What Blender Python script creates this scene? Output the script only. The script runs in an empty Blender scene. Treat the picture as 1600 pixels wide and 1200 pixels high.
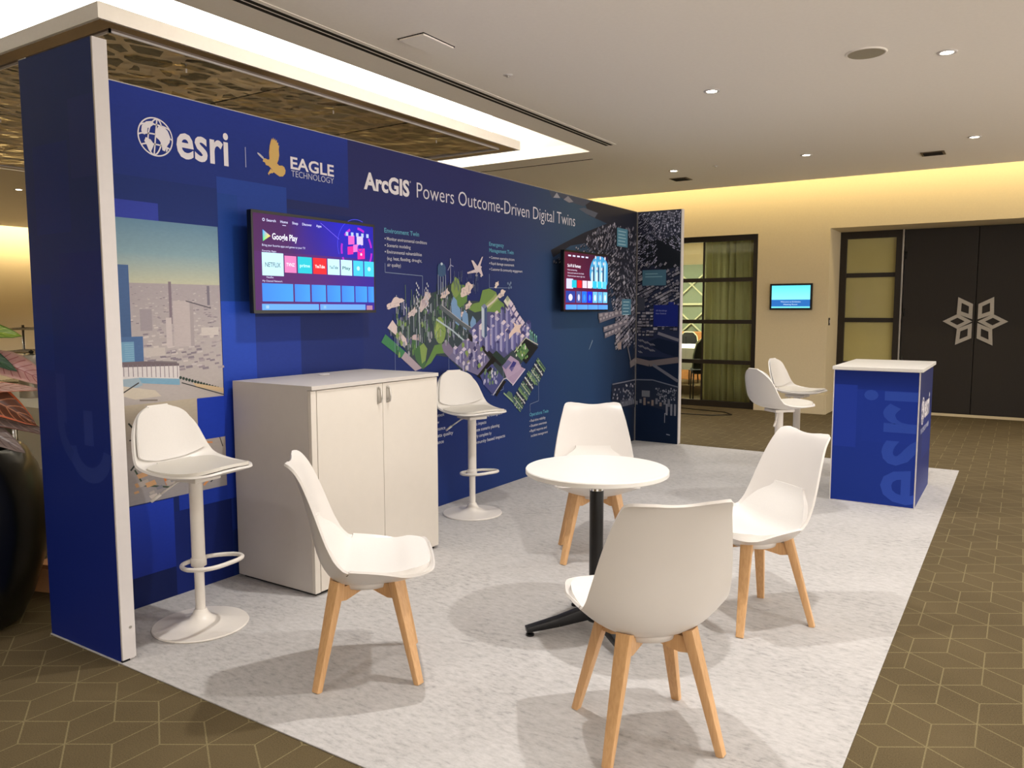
import bpy, bmesh, math, random
from mathutils import Vector, Matrix
C = bpy.context.scene.collection
R = math.radians
PI = math.pi

# ------------------------------------------------------------ camera, light
cam = bpy.data.objects.new('camera', bpy.data.cameras.new('camera')); C.objects.link(cam)
F, YAW, PITCH, ROLL = 1226.275, 0.5749081, 0.0945830, -0.0017370
cam.data.sensor_fit = 'HORIZONTAL'; cam.data.sensor_width = 36.0
cam.data.lens = F / 1600 * 36.0
cam.data.clip_start = 0.05
fw = Vector((-math.sin(YAW)*math.cos(PITCH), math.cos(YAW)*math.cos(PITCH), -math.sin(PITCH)))
rt = Vector((math.cos(YAW), math.sin(YAW), 0)); up = rt.cross(fw)
r2 = math.cos(ROLL)*rt + math.sin(ROLL)*up; u2 = -math.sin(ROLL)*rt + math.cos(ROLL)*up
M3 = Matrix((r2, u2, -fw)).transposed()
cam.matrix_world = Matrix.Translation((3.408404, -1.670982, 1.395492)) @ M3.to_4x4()
bpy.context.scene.camera = cam
sc = bpy.context.scene
sc.view_settings.view_transform = 'Standard'; sc.view_settings.look = 'None'
sc.view_settings.gamma = 1.0; sc.view_settings.use_curve_mapping = False
sc.view_settings.exposure = 0.16

w = bpy.data.worlds.new('world'); sc.world = w; w.use_nodes = True
w.node_tree.nodes['Background'].inputs[0].default_value = (1, .925, .845, 1)
w.node_tree.nodes['Background'].inputs[1].default_value = 2.9

CZ = 3.0           # ceiling height
SPOT_W = 102.0
def kelvin(c): return c
def spot(x, y, z=CZ-0.03, W=SPOT_W, col=(1, .965, .93), size=R(125), blend=1.0, rad=.035, parent=None):
    l = bpy.data.lights.new('spot_beam', 'SPOT'); l.energy = W; l.color = col
    l.spot_size = size; l.spot_blend = blend; l.shadow_soft_size = rad
    o = bpy.data.objects.new('spot_beam', l); C.objects.link(o); o.location = (x, y, z)
    if parent: o.parent = parent; o.location = (0, 0, -.012)
    return o
def area(name, loc, sx, sy, W, col, rot=(0, 0, 0)):
    l = bpy.data.lights.new(name, 'AREA'); l.shape = 'RECTANGLE'; l.size = sx; l.size_y = sy; l.energy = W; l.color = col
    o = bpy.data.objects.new(name, l); C.objects.link(o); o.location = loc; o.rotation_euler = rot
    return o
# unseen downlights: grid carried on, extra ones added to brighten booth wall and left area
for (x, y) in [(1.4, 1.2), (2.93, 1.2), (4.46, 4.1), (4.46, 7.05), (4.46, 1.2), (1.4, -1.75), (2.93, -1.75), (4.46, -1.75), (1.4, -4.6), (6.0, 2.6), (6.0, -1.75),
               (2.93, -4.6), (-.15, -1.75), (6.0, 5.5), (-7.9, 6.6), (-10.8, 3.7), (-10.8, 6.6), (-7.9, .8), (-3, -3.2)]:
    spot(x, y, W=420 if x < -5 else (140 if y == 1.2 and x < 4 else 72))
# warm strips laid in the wall coves, on top of the ceiling slab
area('cove_strip_far', (-2.6, 8.86, 3.2), 21, .06, 105, (1, .80, .42), (R(62), 0, 0))
area('meeting_room_light', (-2.1, 11.6, 2.82), 2.2, 1.0, 230, (1, .93, .78))
spot(-.6, 10.1, 2.88, 120); spot(-3.6, 10.6, 2.88, 120)  # unseen spots added to brighten the curtain and meeting room
area('cove_strip_left', (-12.9, 2.0, 3.2), 14, .06, 240, (1, .82, .48), (R(62), 0, R(90)))

# ------------------------------------------------------------ materials
def lin(c):
    return tuple(((v/255)/12.92 if v/255 <= .04045 else ((v/255+.055)/1.055)**2.4) for v in c)
def lin4(c): return lin(c) + (1,)
def newmat(name):
    m = bpy.data.materials.new(name); m.use_nodes = True
    return m, m.node_tree, m.node_tree.nodes['Principled BSDF']
def pm(name, rgb, rough=.5, metal=0, var=.06, scale=30, bump=0, coat=0, spec=.5, stretch=None, trans=0, ior=1.45, alpha=1):
    m, nt, b = newmat(name)
    n = nt.nodes; L = nt.links
    tc = n.new('ShaderNodeTexCoord'); mp = n.new('ShaderNodeMapping')
    if stretch: mp.inputs['Scale'].default_value = stretch
    L.new(tc.outputs['Object'], mp.inputs[0])
    t = n.new('ShaderNodeTexNoise'); t.inputs['Scale'].default_value = scale; t.inputs['Detail'].default_value = 4
    L.new(mp.outputs[0], t.inputs['Vector'])
    rmp = n.new('ShaderNodeValToRGB'); c = lin(rgb)
    rmp.color_ramp.elements[0].position = .3; rmp.color_ramp.elements[1].position = .7
    rmp.color_ramp.elements[0].color = tuple(v*(1-var) for v in c)+(1,)
    rmp.color_ramp.elements[1].color = tuple(min(1, v*(1+var)) for v in c)+(1,)
    L.new(t.outputs['Fac'], rmp.inputs[0]); L.new(rmp.outputs[0], b.inputs['Base Color'])
    b.inputs['Roughness'].default_value = rough; b.inputs['Metallic'].default_value = metal
    b.inputs['Specular IOR Level'].default_value = spec
    b.inputs['Coat Weight'].default_value = coat; b.inputs['Coat Roughness'].default_value = .08
    b.inputs['Transmission Weight'].default_value = trans; b.inputs['IOR'].default_value = ior
    if bump:
        bp = n.new('ShaderNodeBump'); bp.inputs['Strength'].default_value = bump; bp.inputs['Distance'].default_value = .004
        L.new(t.outputs['Fac'], bp.inputs['Height']); L.new(bp.outputs[0], b.inputs['Normal'])
    return m
def em(name, rgb, s):
    m, nt, b = newmat(name)
    b.inputs['Base Color'].default_value = lin4(rgb); b.inputs['Emission Color'].default_value = lin4(rgb)
    b.inputs['Emission Strength'].default_value = s
    return m
def printmat(name, emit=0, rough=.42):
    m, nt, b = newmat(name); n = nt.nodes; L = nt.links
    a = n.new('ShaderNodeAttribute'); a.attribute_name = 'Col'
    if emit:
        b.inputs['Base Color'].default_value = (.01, .01, .01, 1); L.new(a.outputs['Color'], b.inputs['Emission Color'])
        b.inputs['Emission Strength'].default_value = emit; b.inputs['Roughness'].default_value = .3; b.inputs['Specular IOR Level'].default_value = .15
    else:
        t = n.new('ShaderNodeTexNoise'); t.inputs['Scale'].default_value = 260
        hs = n.new('ShaderNodeHueSaturation')
        mr = n.new('ShaderNodeMapRange'); mr.inputs['To Min'].default_value = .93; mr.inputs['To Max'].default_value = 1.07
        L.new(t.outputs['Fac'], mr.inputs['Value']); L.new(mr.outputs[0], hs.inputs['Value'])
        L.new(a.outputs['Color'], hs.inputs['Color']); L.new(hs.outputs[0], b.inputs['Base Color'])
        b.inputs['Roughness'].default_value = rough; b.inputs['Specular IOR Level'].default_value = .12
    return m

M = {}
M['wall'] = pm('warm_plaster', (206, 190, 156), .85, var=.02, scale=60, bump=.05)
M['ceiling'] = pm('ceiling_paint', (249, 242, 233), .9, var=.012, scale=40, bump=.03)
M['tray'] = pm('tray_paint', (236, 230, 216), .9, var=.01)
M['white_trim'] = pm('white_profile', (214, 209, 208), .45, var=.015)
M['shell'] = pm('white_moulded_plastic', (216, 211, 206), .32, var=.008, scale=12)
M['shell_stool'] = pm('white_stool_plastic', (226, 222, 216), .35, var=.008, scale=12)
M['pad'] = pm('white_leatherette', (222, 218, 213), .5, var=.012, scale=160, bump=.08)
M['pad_grey'] = pm('pale_grey_leatherette', (205, 200, 190), .55, var=.015, scale=160, bump=.1)
M['white_metal'] = pm('white_powder_coat', (226, 220, 212), .3, var=.01, scale=50)
M['laminate'] = pm('white_laminate', (212, 205, 195), .38, var=.01, scale=18)
M['laminate_grey'] = pm('pale_grey_laminate', (196, 190, 184), .45, var=.012, scale=18)
M['top_white'] = pm('table_laminate', (226, 223, 218), .3, var=.006, scale=25)
M['black_metal'] = pm('black_powder_coat', (20, 20, 22), .35, var=.1, scale=60)
M['black_plastic'] = pm('black_plastic', (12, 12, 14), .3, var=.1)
M['chrome'] = pm('chrome', (215, 215, 215), .12, metal=1, var=.02)
M['steel'] = pm('brushed_steel', (190, 186, 180), .35, metal=.9, var=.05, scale=90)
M['dark_door'] = pm('dark_stained_door', (34, 28, 23), .6, var=.12, scale=14, stretch=(8, 8, .6), bump=.05)
M['dark_frame'] = pm('dark_bronze_frame', (38, 31, 24), .4, var=.08)
M['curtain'] = pm('olive_curtain', (238, 230, 182), .9, var=.05, scale=40, stretch=(10, 10, 1))
M['black_pot'] = pm('black_glazed_pot', (10, 11, 10), .28, var=.15, scale=5, coat=.25)
M['soil'] = pm('dark_soil', (34, 26, 18), .95, var=.4, scale=50, bump=.8)
M['cloth'] = pm('white_linen', (226, 222, 212), .85, var=.02, scale=120, bump=.15)
M['cardboard'] = pm('orange_brown_card', (205, 150, 105), .8, var=.05)
M['chair_black'] = pm('black_fabric', (22, 22, 22), .9, var=.2, scale=120)
M['grey_panel'] = pm('grey_metal_panel', (120, 118, 108), .4, metal=.5, var=.05)
M['speaker'] = pm('speaker_mesh', (158, 148, 128), .8, var=.08, scale=400)
M['vent_dark'] = pm('brown_grille', (112, 96, 72), .7, var=.08)
M['slot_dark'] = pm('slot_black', (28, 22, 18), .8, var=.1)
M['print'] = printmat('printed_graphic')
M['screen'] = printmat('lit_screen', emit=1.2)
M['lens'] = em('downlight_lens', (255, 246, 225), 30)
M['glow'] = em('luminous_sheet', (255, 252, 246), 5.0)
M['cove_glow'] = em('meeting_light', (255, 240, 190), 4)
def wood():
    m, nt, b = newmat('beech_wood'); n = nt.nodes; L = nt.links
    tc = n.new('ShaderNodeTexCoord'); mp = n.new('ShaderNodeMapping'); mp.inputs['Scale'].default_value = (14, 14, 1.1)
    t = n.new('ShaderNodeTexNoise'); t.inputs['Scale'].default_value = 9; t.inputs['Detail'].default_value = 7; t.inputs['Distortion'].default_value = .4
    r = n.new('ShaderNodeValToRGB'); e = r.color_ramp.elements
    e[0].position = .3; e[0].color = lin4((199, 154, 106)); e[1].position = .72; e[1].color = lin4((216, 173, 124))
    L.new(tc.outputs['Object'], mp.inputs[0]); L.new(mp.outputs[0], t.inputs['Vector']); L.new(t.outputs['Fac'], r.inputs[0])
    L.new(r.outputs[0], b.inputs['Base Color']); b.inputs['Roughness'].default_value = .42
    return m
M['wood'] = wood()
def greymat():
    m, nt, b = newmat('grey_needlefelt'); n = nt.nodes; L = nt.links
    tc = n.new('ShaderNodeTexCoord')
    mp = n.new('ShaderNodeMapping'); mp.inputs['Rotation'].default_value = (0, 0, R(20)); mp.inputs['Scale'].default_value = (1.0, 2.2, 1)
    t = n.new('ShaderNodeTexNoise'); t.inputs['Scale'].default_value = 22; t.inputs['Detail'].default_value = 9; t.inputs['Roughness'].default_value = .78
    t2 = n.new('ShaderNodeTexNoise'); t2.inputs['Scale'].default_value = 2.5; t2.inputs['Detail'].default_value = 3
    L.new(tc.outputs['Object'], mp.inputs[0]); L.new(mp.outputs[0], t.inputs['Vector']); L.new(tc.outputs['Object'], t2.inputs['Vector'])
    ad = n.new('ShaderNodeMath'); ad.operation = 'MULTIPLY_ADD'; ad.inputs[1].default_value = .22; L.new(t2.outputs['Fac'], ad.inputs[0]); L.new(t.outputs['Fac'], ad.inputs[2])
    r = n.new('ShaderNodeValToRGB'); e = r.color_ramp.elements
    e[0].position = .42; e[0].color = lin4((146, 144, 143)); e[1].position = .76; e[1].color = lin4((194, 191, 189))
    e2 = r.color_ramp.elements.new(.56); e2.color = lin4((178, 175, 173))
    L.new(ad.outputs[0], r.inputs[0]); L.new(r.outputs[0], b.inputs['Base Color']); b.inputs['Roughness'].default_value = .95
    b.inputs['Specular IOR Level'].default_value = .15
    bp = n.new('ShaderNodeBump'); bp.inputs['Strength'].default_value = .25; bp.inputs['Distance'].default_value = .002
    L.new(t.outputs['Fac'], bp.inputs['Height']); L.new(bp.outputs[0], b.inputs['Normal'])
    return m
M['mat'] = greymat()
def carpet():
    m, nt, b = newmat('patterned_carpet'); n = nt.nodes; L = nt.links
    g = n.new('ShaderNodeNewGeometry'); sp = n.new('ShaderNodeSeparateXYZ'); L.new(g.outputs['Position'], sp.inputs[0])
    def mt(op, a, bb=None, c=None):
        x = n.new('ShaderNodeMath'); x.operation = op
        for i, v in enumerate((a, bb, c)):
            if v is None: continue
            if isinstance(v, (int, float)): x.inputs[i].default_value = v
            else: L.new(v, x.inputs[i])
        return x.outputs[0]
    u = mt('DIVIDE', mt('SUBTRACT', sp.outputs[0], 3.22), .130)
    v = mt('DIVIDE', mt('SUBTRACT', sp.outputs[1], 1.549), .165)
    def wrap3(x): return mt('ABSOLUTE', mt('WRAP', x, 1.5, -1.5))
    wln = .017
    def fam(q, along, wd):
        k = mt('ROUND', q)
        d = mt('ABSOLUTE', mt('SUBTRACT', q, k))
        return mt('MULTIPLY', mt('LESS_THAN', d, wd), mt('LESS_THAN', wrap3(along(k)), 1.0))
    f1 = fam(u, lambda k: mt('SUBTRACT', v, mt('MULTIPLY', k, 1.5)), wln*1.1)
    q1 = mt('SUBTRACT', v, mt('MULTIPLY', u, .5)); f2 = fam(q1, lambda k: mt('SUBTRACT', u, k), wln*1.15)
    q2 = mt('ADD', v, mt('MULTIPLY', u, .5)); f3 = fam(q2, lambda k: mt('SUBTRACT', u, mt('MULTIPLY', k, 2)), wln*1.15)
    f = mt('MAXIMUM', mt('MAXIMUM', f1, f2), f3)
    t = n.new('ShaderNodeTexNoise'); t.inputs['Scale'].default_value = 240; t.inputs['Detail'].default_value = 2
    t2 = n.new('ShaderNodeTexNoise'); t2.inputs['Scale'].default_value = 2.2; t2.inputs['Detail'].default_value = 3
    L.new(g.outputs['Position'], t.inputs['Vector']); L.new(g.outputs['Position'], t2.inputs['Vector'])
    r = n.new('ShaderNodeValToRGB'); e = r.color_ramp.elements
    e[0].position = .35; e[0].color = lin4((78, 67, 46)); e[1].position = .65; e[1].color = lin4((99, 86, 61))
    L.new(mt('ADD', mt('MULTIPLY', t.outputs['Fac'], .7), mt('MULTIPLY', t2.outputs['Fac'], .35)), r.inputs[0])
    mx = n.new('ShaderNodeMix'); mx.data_type = 'RGBA'; L.new(mt('MULTIPLY', f, mt('ADD', mt('MULTIPLY', t.outputs['Fac'], .9), .0)), mx.inputs[0])
    L.new(r.outputs[0], mx.inputs[6]); mx.inputs[7].default_value = lin4((146, 134, 98))
    L.new(mx.outputs[2], b.inputs['Base Color']); b.inputs['Roughness'].default_value = .95; b.inputs['Specular IOR Level'].default_value = .15
    bp = n.new('ShaderNodeBump'); bp.inputs['Strength'].default_value = .4; bp.inputs['Distance'].default_value = .003
    L.new(t.outputs['Fac'], bp.inputs['Height']); L.new(bp.outputs[0], b.inputs['Normal'])
    return m
M['carpet'] = carpet()
def perf():
    m, nt, b = newmat('perforated_bronze_mirror'); n = nt.nodes; L = nt.links
    tc = n.new('ShaderNodeTexCoord'); mp = n.new('ShaderNodeMapping'); mp.inputs['Scale'].default_value = (5.5, 4.2, 1)
    L.new(tc.outputs['Object'], mp.inputs[0])
    nz = n.new('ShaderNodeTexNoise'); nz.inputs['Scale'].default_value = 2.2; L.new(tc.outputs['Object'], nz.inputs['Vector'])
    vm = n.new('ShaderNodeVectorMath'); vm.operation = 'MULTIPLY_ADD'; vm.inputs[1].default_value = (1, 1, 0)
    L.new(nz.outputs['Color'], vm.inputs[0]); L.new(mp.outputs[0], vm.inputs[2])
    v = n.new('ShaderNodeTexVoronoi'); v.feature = 'DISTANCE_TO_EDGE'; v.inputs['Scale'].default_value = 1
    L.new(vm.outputs[0], v.inputs['Vector'])
    gt = n.new('ShaderNodeMath'); gt.operation = 'GREATER_THAN'; gt.inputs[1].default_value = .12; L.new(v.outputs['Distance'], gt.inputs[0])
    mx = n.new('ShaderNodeMix'); mx.data_type = 'RGBA'; mx.inputs[7].default_value = lin4((30, 22, 16))
    oi = n.new('ShaderNodeObjectInfo'); pr = n.new('ShaderNodeValToRGB'); pr.color_ramp.elements[0].color = lin4((120, 98, 80)); pr.color_ramp.elements[1].color = lin4((214, 200, 182))
    L.new(oi.outputs['Random'], pr.inputs[0]); L.new(pr.outputs[0], mx.inputs[6])
    L.new(gt.outputs[0], mx.inputs[0]); L.new(mx.outputs[2], b.inputs['Base Color'])
    inv = n.new('ShaderNodeMath'); inv.operation = 'MULTIPLY_ADD'; inv.inputs[1].default_value = -.3; inv.inputs[2].default_value = .42
    L.new(gt.outputs[0], inv.inputs[0]); L.new(inv.outputs[0], b.inputs['Metallic'])
    b.inputs['Roughness'].default_value = .1
    t = n.new('ShaderNodeTexNoise'); t.inputs['Scale'].default_value = 3.2; t.inputs['Detail'].default_value = 2; L.new(tc.outputs['Object'], t.inputs['Vector'])
    bp = n.new('ShaderNodeBump'); bp.inputs['Strength'].default_value = .55; bp.inputs['Distance'].default_value = .05
    L.new(t.outputs['Fac'], bp.inputs['Height']); L.new(bp.outputs[0], b.inputs['Normal'])
    return m
M['perf'] = perf()
M['bronze'] = pm('bronze_mirror', (110, 84, 64), .1, metal=.95, var=.15, scale=6)
def glass():
    m, nt, b = newmat('clear_glass')
    n = nt.nodes; L = nt.links
    tr = n.new('ShaderNodeBsdfTransparent'); tr.inputs[0].default_value = (.86, .9, .84, 1)
    gl = n.new('ShaderNodeBsdfGlossy'); gl.inputs['Roughness'].default_value = .02
    fr = n.new('ShaderNodeFresnel'); fr.inputs[0].default_value = 1.5
    mx = n.new('ShaderNodeMixShader'); L.new(fr.outputs[0], mx.inputs[0]); L.new(tr.outputs[0], mx.inputs[1]); L.new(gl.outputs[0], mx.inputs[2])
    L.new(mx.outputs[0], n['Material Output'].inputs[0])
    return m
M['glass'] = glass()
M['frosted'] = pm('olive_frosted_glass', (176, 166, 110), .08, var=.03, scale=3, spec=.6)

# ------------------------------------------------------------ mesh helpers
def link(name, me, mat, parent=None, smooth=False, loc=None):
    o = bpy.data.objects.new(name, me); C.objects.link(o)
    if mat is not None:
        for mm in (mat if isinstance(mat, list) else [mat]): me.materials.append(M[mm] if isinstance(mm, str) else mm)
    if smooth:
        me.polygons.foreach_set('use_smooth', [True]*len(me.polygons))
    if parent: o.parent = parent
    if loc: o.location = loc
    return o
class MB:
    def __init__(s): s.bm = bmesh.new()
    def box(s, a, b, bev=0, mi=0):
        a, b = Vector(a), Vector(b)
        r = bmesh.ops.create_cube(s.bm, size=1)
        for v in r['verts']:
            v.co = Vector(((a[i]+b[i])/2 + v.co[i]*(b[i]-a[i]) for i in range(3)))
        fs = {f for v in r['verts'] for f in v.link_faces}
        for f in fs: f.material_index = mi
        if bev:
            es = list({e for v in r['verts'] for e in v.link_edges})
            bmesh.ops.bevel(s.bm, geom=es, offset=bev, segments=2, affect='EDGES', profile=.6)
        return s
    def tube(s, pts, rad, seg=12, closed=False, cap=True):
        pts = [Vector(p) for p in pts]; n = len(pts); rings = []
        rads = rad if isinstance(rad, (list, tuple)) else [rad]*n
        prev = None
        for i, p in enumerate(pts):
            if closed: t = pts[(i+1) % n]-pts[i-1]
            else: t = pts[min(i+1, n-1)]-pts[max(i-1, 0)]
            t.normalize()
            if prev is None:
                a = Vector((0, 0, 1)) if abs(t.z) < .9 else Vector((1, 0, 0))
                x = t.cross(a).normalized()
            else:
                x = (prev - t*prev.dot(t)).normalized()
            prev = x; y = t.cross(x)
            rings.append([s.bm.verts.new(p + (x*math.cos(2*PI*k/seg)+y*math.sin(2*PI*k/seg))*rads[i]) for k in range(seg)])
        rng = range(n) if closed else range(n-1)
        for i in rng:
            A, B = rings[i], rings[(i+1) % n]
            for k in range(seg): s.bm.faces.new((A[k], A[(k+1) % seg], B[(k+1) % seg], B[k]))
        if cap and not closed:
            s.bm.faces.new(rings[0][::-1]); s.bm.faces.new(rings[-1])
        return s
    def lathe(s, prof, seg=40, c=(0, 0, 0)):
        rings = []
        for r, z in prof:
            if r < 1e-6: rings.append([s.bm.verts.new((c[0], c[1], c[2]+z))])
            else: rings.append([s.bm.verts.new((c[0]+r*math.cos(2*PI*k/seg), c[1]+r*math.sin(2*PI*k/seg), c[2]+z)) for k in range(seg)])
        for A, B in zip(rings, rings[1:]):
            for k in range(seg):
                k2 = (k+1) % seg
                if len(A) == 1 and len(B) == 1: continue
                if len(A) == 1: s.bm.faces.new((A[0], B[k2], B[k]))
                elif len(B) == 1: s.bm.faces.new((A[k], A[k2], B[0]))
                else: s.bm.faces.new((A[k], A[k2], B[k2], B[k]))
        return s
    def beam(s, p, q, wa, wb, side=None, round_=.25):
        """tapered rounded-rectangle bar from p to q; wa, wb = (width, depth)"""
        p, q = Vector(p), Vector(q); t = (q-p).normalized()
        x = Vector(side) if side else Vector((0, 0, 1)).cross(t)
        x = (x - t*x.dot(t)).normalized(); y = t.cross(x); rings = []
        for P, (a, b) in ((p, wa), (q, wb)):
            ring = []
            for sx, sy in ((1, 1), (-1, 1), (-1, -1), (1, -1)):
                c = [(sx*a/2, sy*b/2*(1-2*round_)), (sx*a/2*(1-round_*.4), sy*b/2*(1-round_*.4)), (sx*a/2*(1-2*round_), sy*b/2)]
                if sx*sy < 0: c = c[::-1]
                ring += [P + x*u + y*v for u, v in c]
            rings.append([s.bm.verts.new(v) for v in ring])
        n = len(rings[0])
        for k in range(n): s.bm.faces.new((rings[0][k], rings[0][(k+1) % n], rings[1][(k+1) % n], rings[1][k]))
        s.bm.faces.new(rings[0][::-1]); s.bm.faces.new(rings[1])
        return s
    def prism(s, pts, d):
        """flat polygon pts (3D) extruded by vector d"""
        d = Vector(d); a = [s.bm.verts.new(p) for p in pts]; b = [s.bm.verts.new(Vector(p)+d) for p in pts]
        s.bm.faces.new(a[::-1]); s.bm.faces.new(b); n = len(a)
        for k in range(n): s.bm.faces.new((a[k], a[(k+1) % n], b[(k+1) % n], b[k]))
        return s
    def build(s, name, mat, parent=None, smooth=False, sharp=None, loc=None):
        bmesh.ops.recalc_face_normals(s.bm, faces=s.bm.faces)
        if smooth and sharp:
            for e in s.bm.edges:
                if len(e.link_faces) == 2 and e.calc_face_angle(0) > R(sharp): e.smooth = False
        me = bpy.data.meshes.new(name); s.bm.to_mesh(me); s.bm.free()
        return link(name, me, mat, parent, smooth, loc)
def tag(o, label=None, cat=None, group=None, kind=None):
    if label: o['label'] = label
    if cat: o['category'] = cat
    if group: o['group'] = group
    if kind: o['kind'] = kind
    return o
def empty(name, loc=(0, 0, 0), rz=0, label=None, cat=None, group=None):
    o = bpy.data.objects.new(name, None); C.objects.link(o); o.location = loc; o.rotation_euler = (0, 0, rz)
    o.empty_display_size = .1
    return tag(o, label, cat, group)
def struct(o): o['kind'] = 'structure'; return o
def copy_tree(o, parent=None):
    c = o.copy(); C.objects.link(c)
    if parent: c.parent = parent
    for ch in [x for x in ALL() if x.parent == o]: copy_tree(ch, c)
    return c
def ALL(): return list(C.objects)

def catmull(P, t):
    n = len(P)-1; f = t*n; i = min(int(f), n-1); f -= i
    p = [P[max(i-1, 0)], P[i], P[i+1], P[min(i+2, n)]]
    return tuple(.5*((2*p[1][k]) + (-p[0][k]+p[2][k])*f + (2*p[0][k]-5*p[1][k]+4*p[2][k]-p[3][k])*f*f + (-p[0][k]+3*p[1][k]-3*p[2][k]+p[3][k])*f**3) for k in range(len(P[0])))
def sheet(P, e0, e1, N=44, U=22, t0=0, t1=1, thick=.01, off=0, taper=0, wmul=1, pw=2.4, p0=2.4, p1=2.4, dip=0, liftmul=1, crown=0):
    """P = rows (s, z, halfwidth, lift). Returns bmesh of a closed curved shell; sitter side first."""
    bm = bmesh.new(); top = []; bot = []
    ts = [t0+(t1-t0)*(.5-.5*math.cos(PI*i/N))*.55 + (t1-t0)*(i/N)*.45 for i in range(N+1)]
    for i, t in enumerate(ts):
        tt = (t-t0)/(t1-t0)
        g = 1
        if tt < e0: g = (1-(1-tt/e0)**p0+1e-9)**(1/p0)
        if 1-tt < e1: g = min(g, (1-(1-(1-tt)/e1)**p1+1e-9)**(1/p1))
        g = max(g, .42 if tt < .5 else .5)
        rt_, rb = [], []
        for j in range(U+1):
            u = -1+2*j/U
            te = t - dip*max(0, (tt-.75)/.25)*(1-min(1, abs(u*g)*1.25)**2)
            s, z, hw, lf = catmull(P, te); s2, z2, _, _ = catmull(P, min(1, te+.004)); s1, z1, _, _ = catmull(P, max(0, te-.004))
            T = Vector((s2-s1, 0, z2-z1)).normalized(); Nn = Vector((T.z, 0, -T.x))   # toward sitter
            if Nn.z < 0 and abs(Nn.z) > abs(Nn.x): Nn = -Nn
            ev = 1; lm = liftmul
            if taper:
                q_ = min(1, tt/taper, (1-tt)/taper); sm = q_*q_*(3-2*q_); ev = sm*.82+.18; lm = 1-(1-liftmul)*sm
            h = lf*lm*abs(u*g)**pw + off*ev + crown*(1-(u*g)**2)*ev
            p = Vector((s, u*g*hw*wmul, z)) + Nn*h
            rt_.append(bm.verts.new(p)); rb.append((p, Nn, max(.004, h-lf*abs(u*g*wmul)**pw+.004) if taper else thick))
        top.append(rt_); bot.append(rb)
    n = len(top)
    # true normals for the outer skin
    def nrm(i, j):
        a = top[min(i+1, n-1)][j].co-top[max(i-1, 0)][j].co; b = top[i][min(j+1, U)].co-top[i][max(j-1, 0)].co
        v = a.cross(b).normalized()
        return v if v.dot(bot[i][j][1]) > 0 else -v
    B = [[bm.verts.new(top[i][j].co - nrm(i, j)*bot[i][j][2]) for j in range(U+1)] for i in range(n)]
    for i in range(n-1):
        for j in range(U):
            bm.faces.new((top[i][j], top[i][j+1], top[i+1][j+1], top[i+1][j]))
            bm.faces.new((B[i][j], B[i+1][j], B[i+1][j+1], B[i][j+1]))
    for i in range(n-1):
        for j in (0, U): bm.faces.new((top[i][j], top[i+1][j], B[i+1][j], B[i][j]))
    for j in range(U):
        for i in (0, n-1): bm.faces.new((top[i][j], B[i][j], B[i][j+1], top[i][j+1]))
    bmesh.ops.recalc_face_normals(bm, faces=bm.faces)
    m = MB(); m.bm.free(); m.bm = bm
    return m

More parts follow.
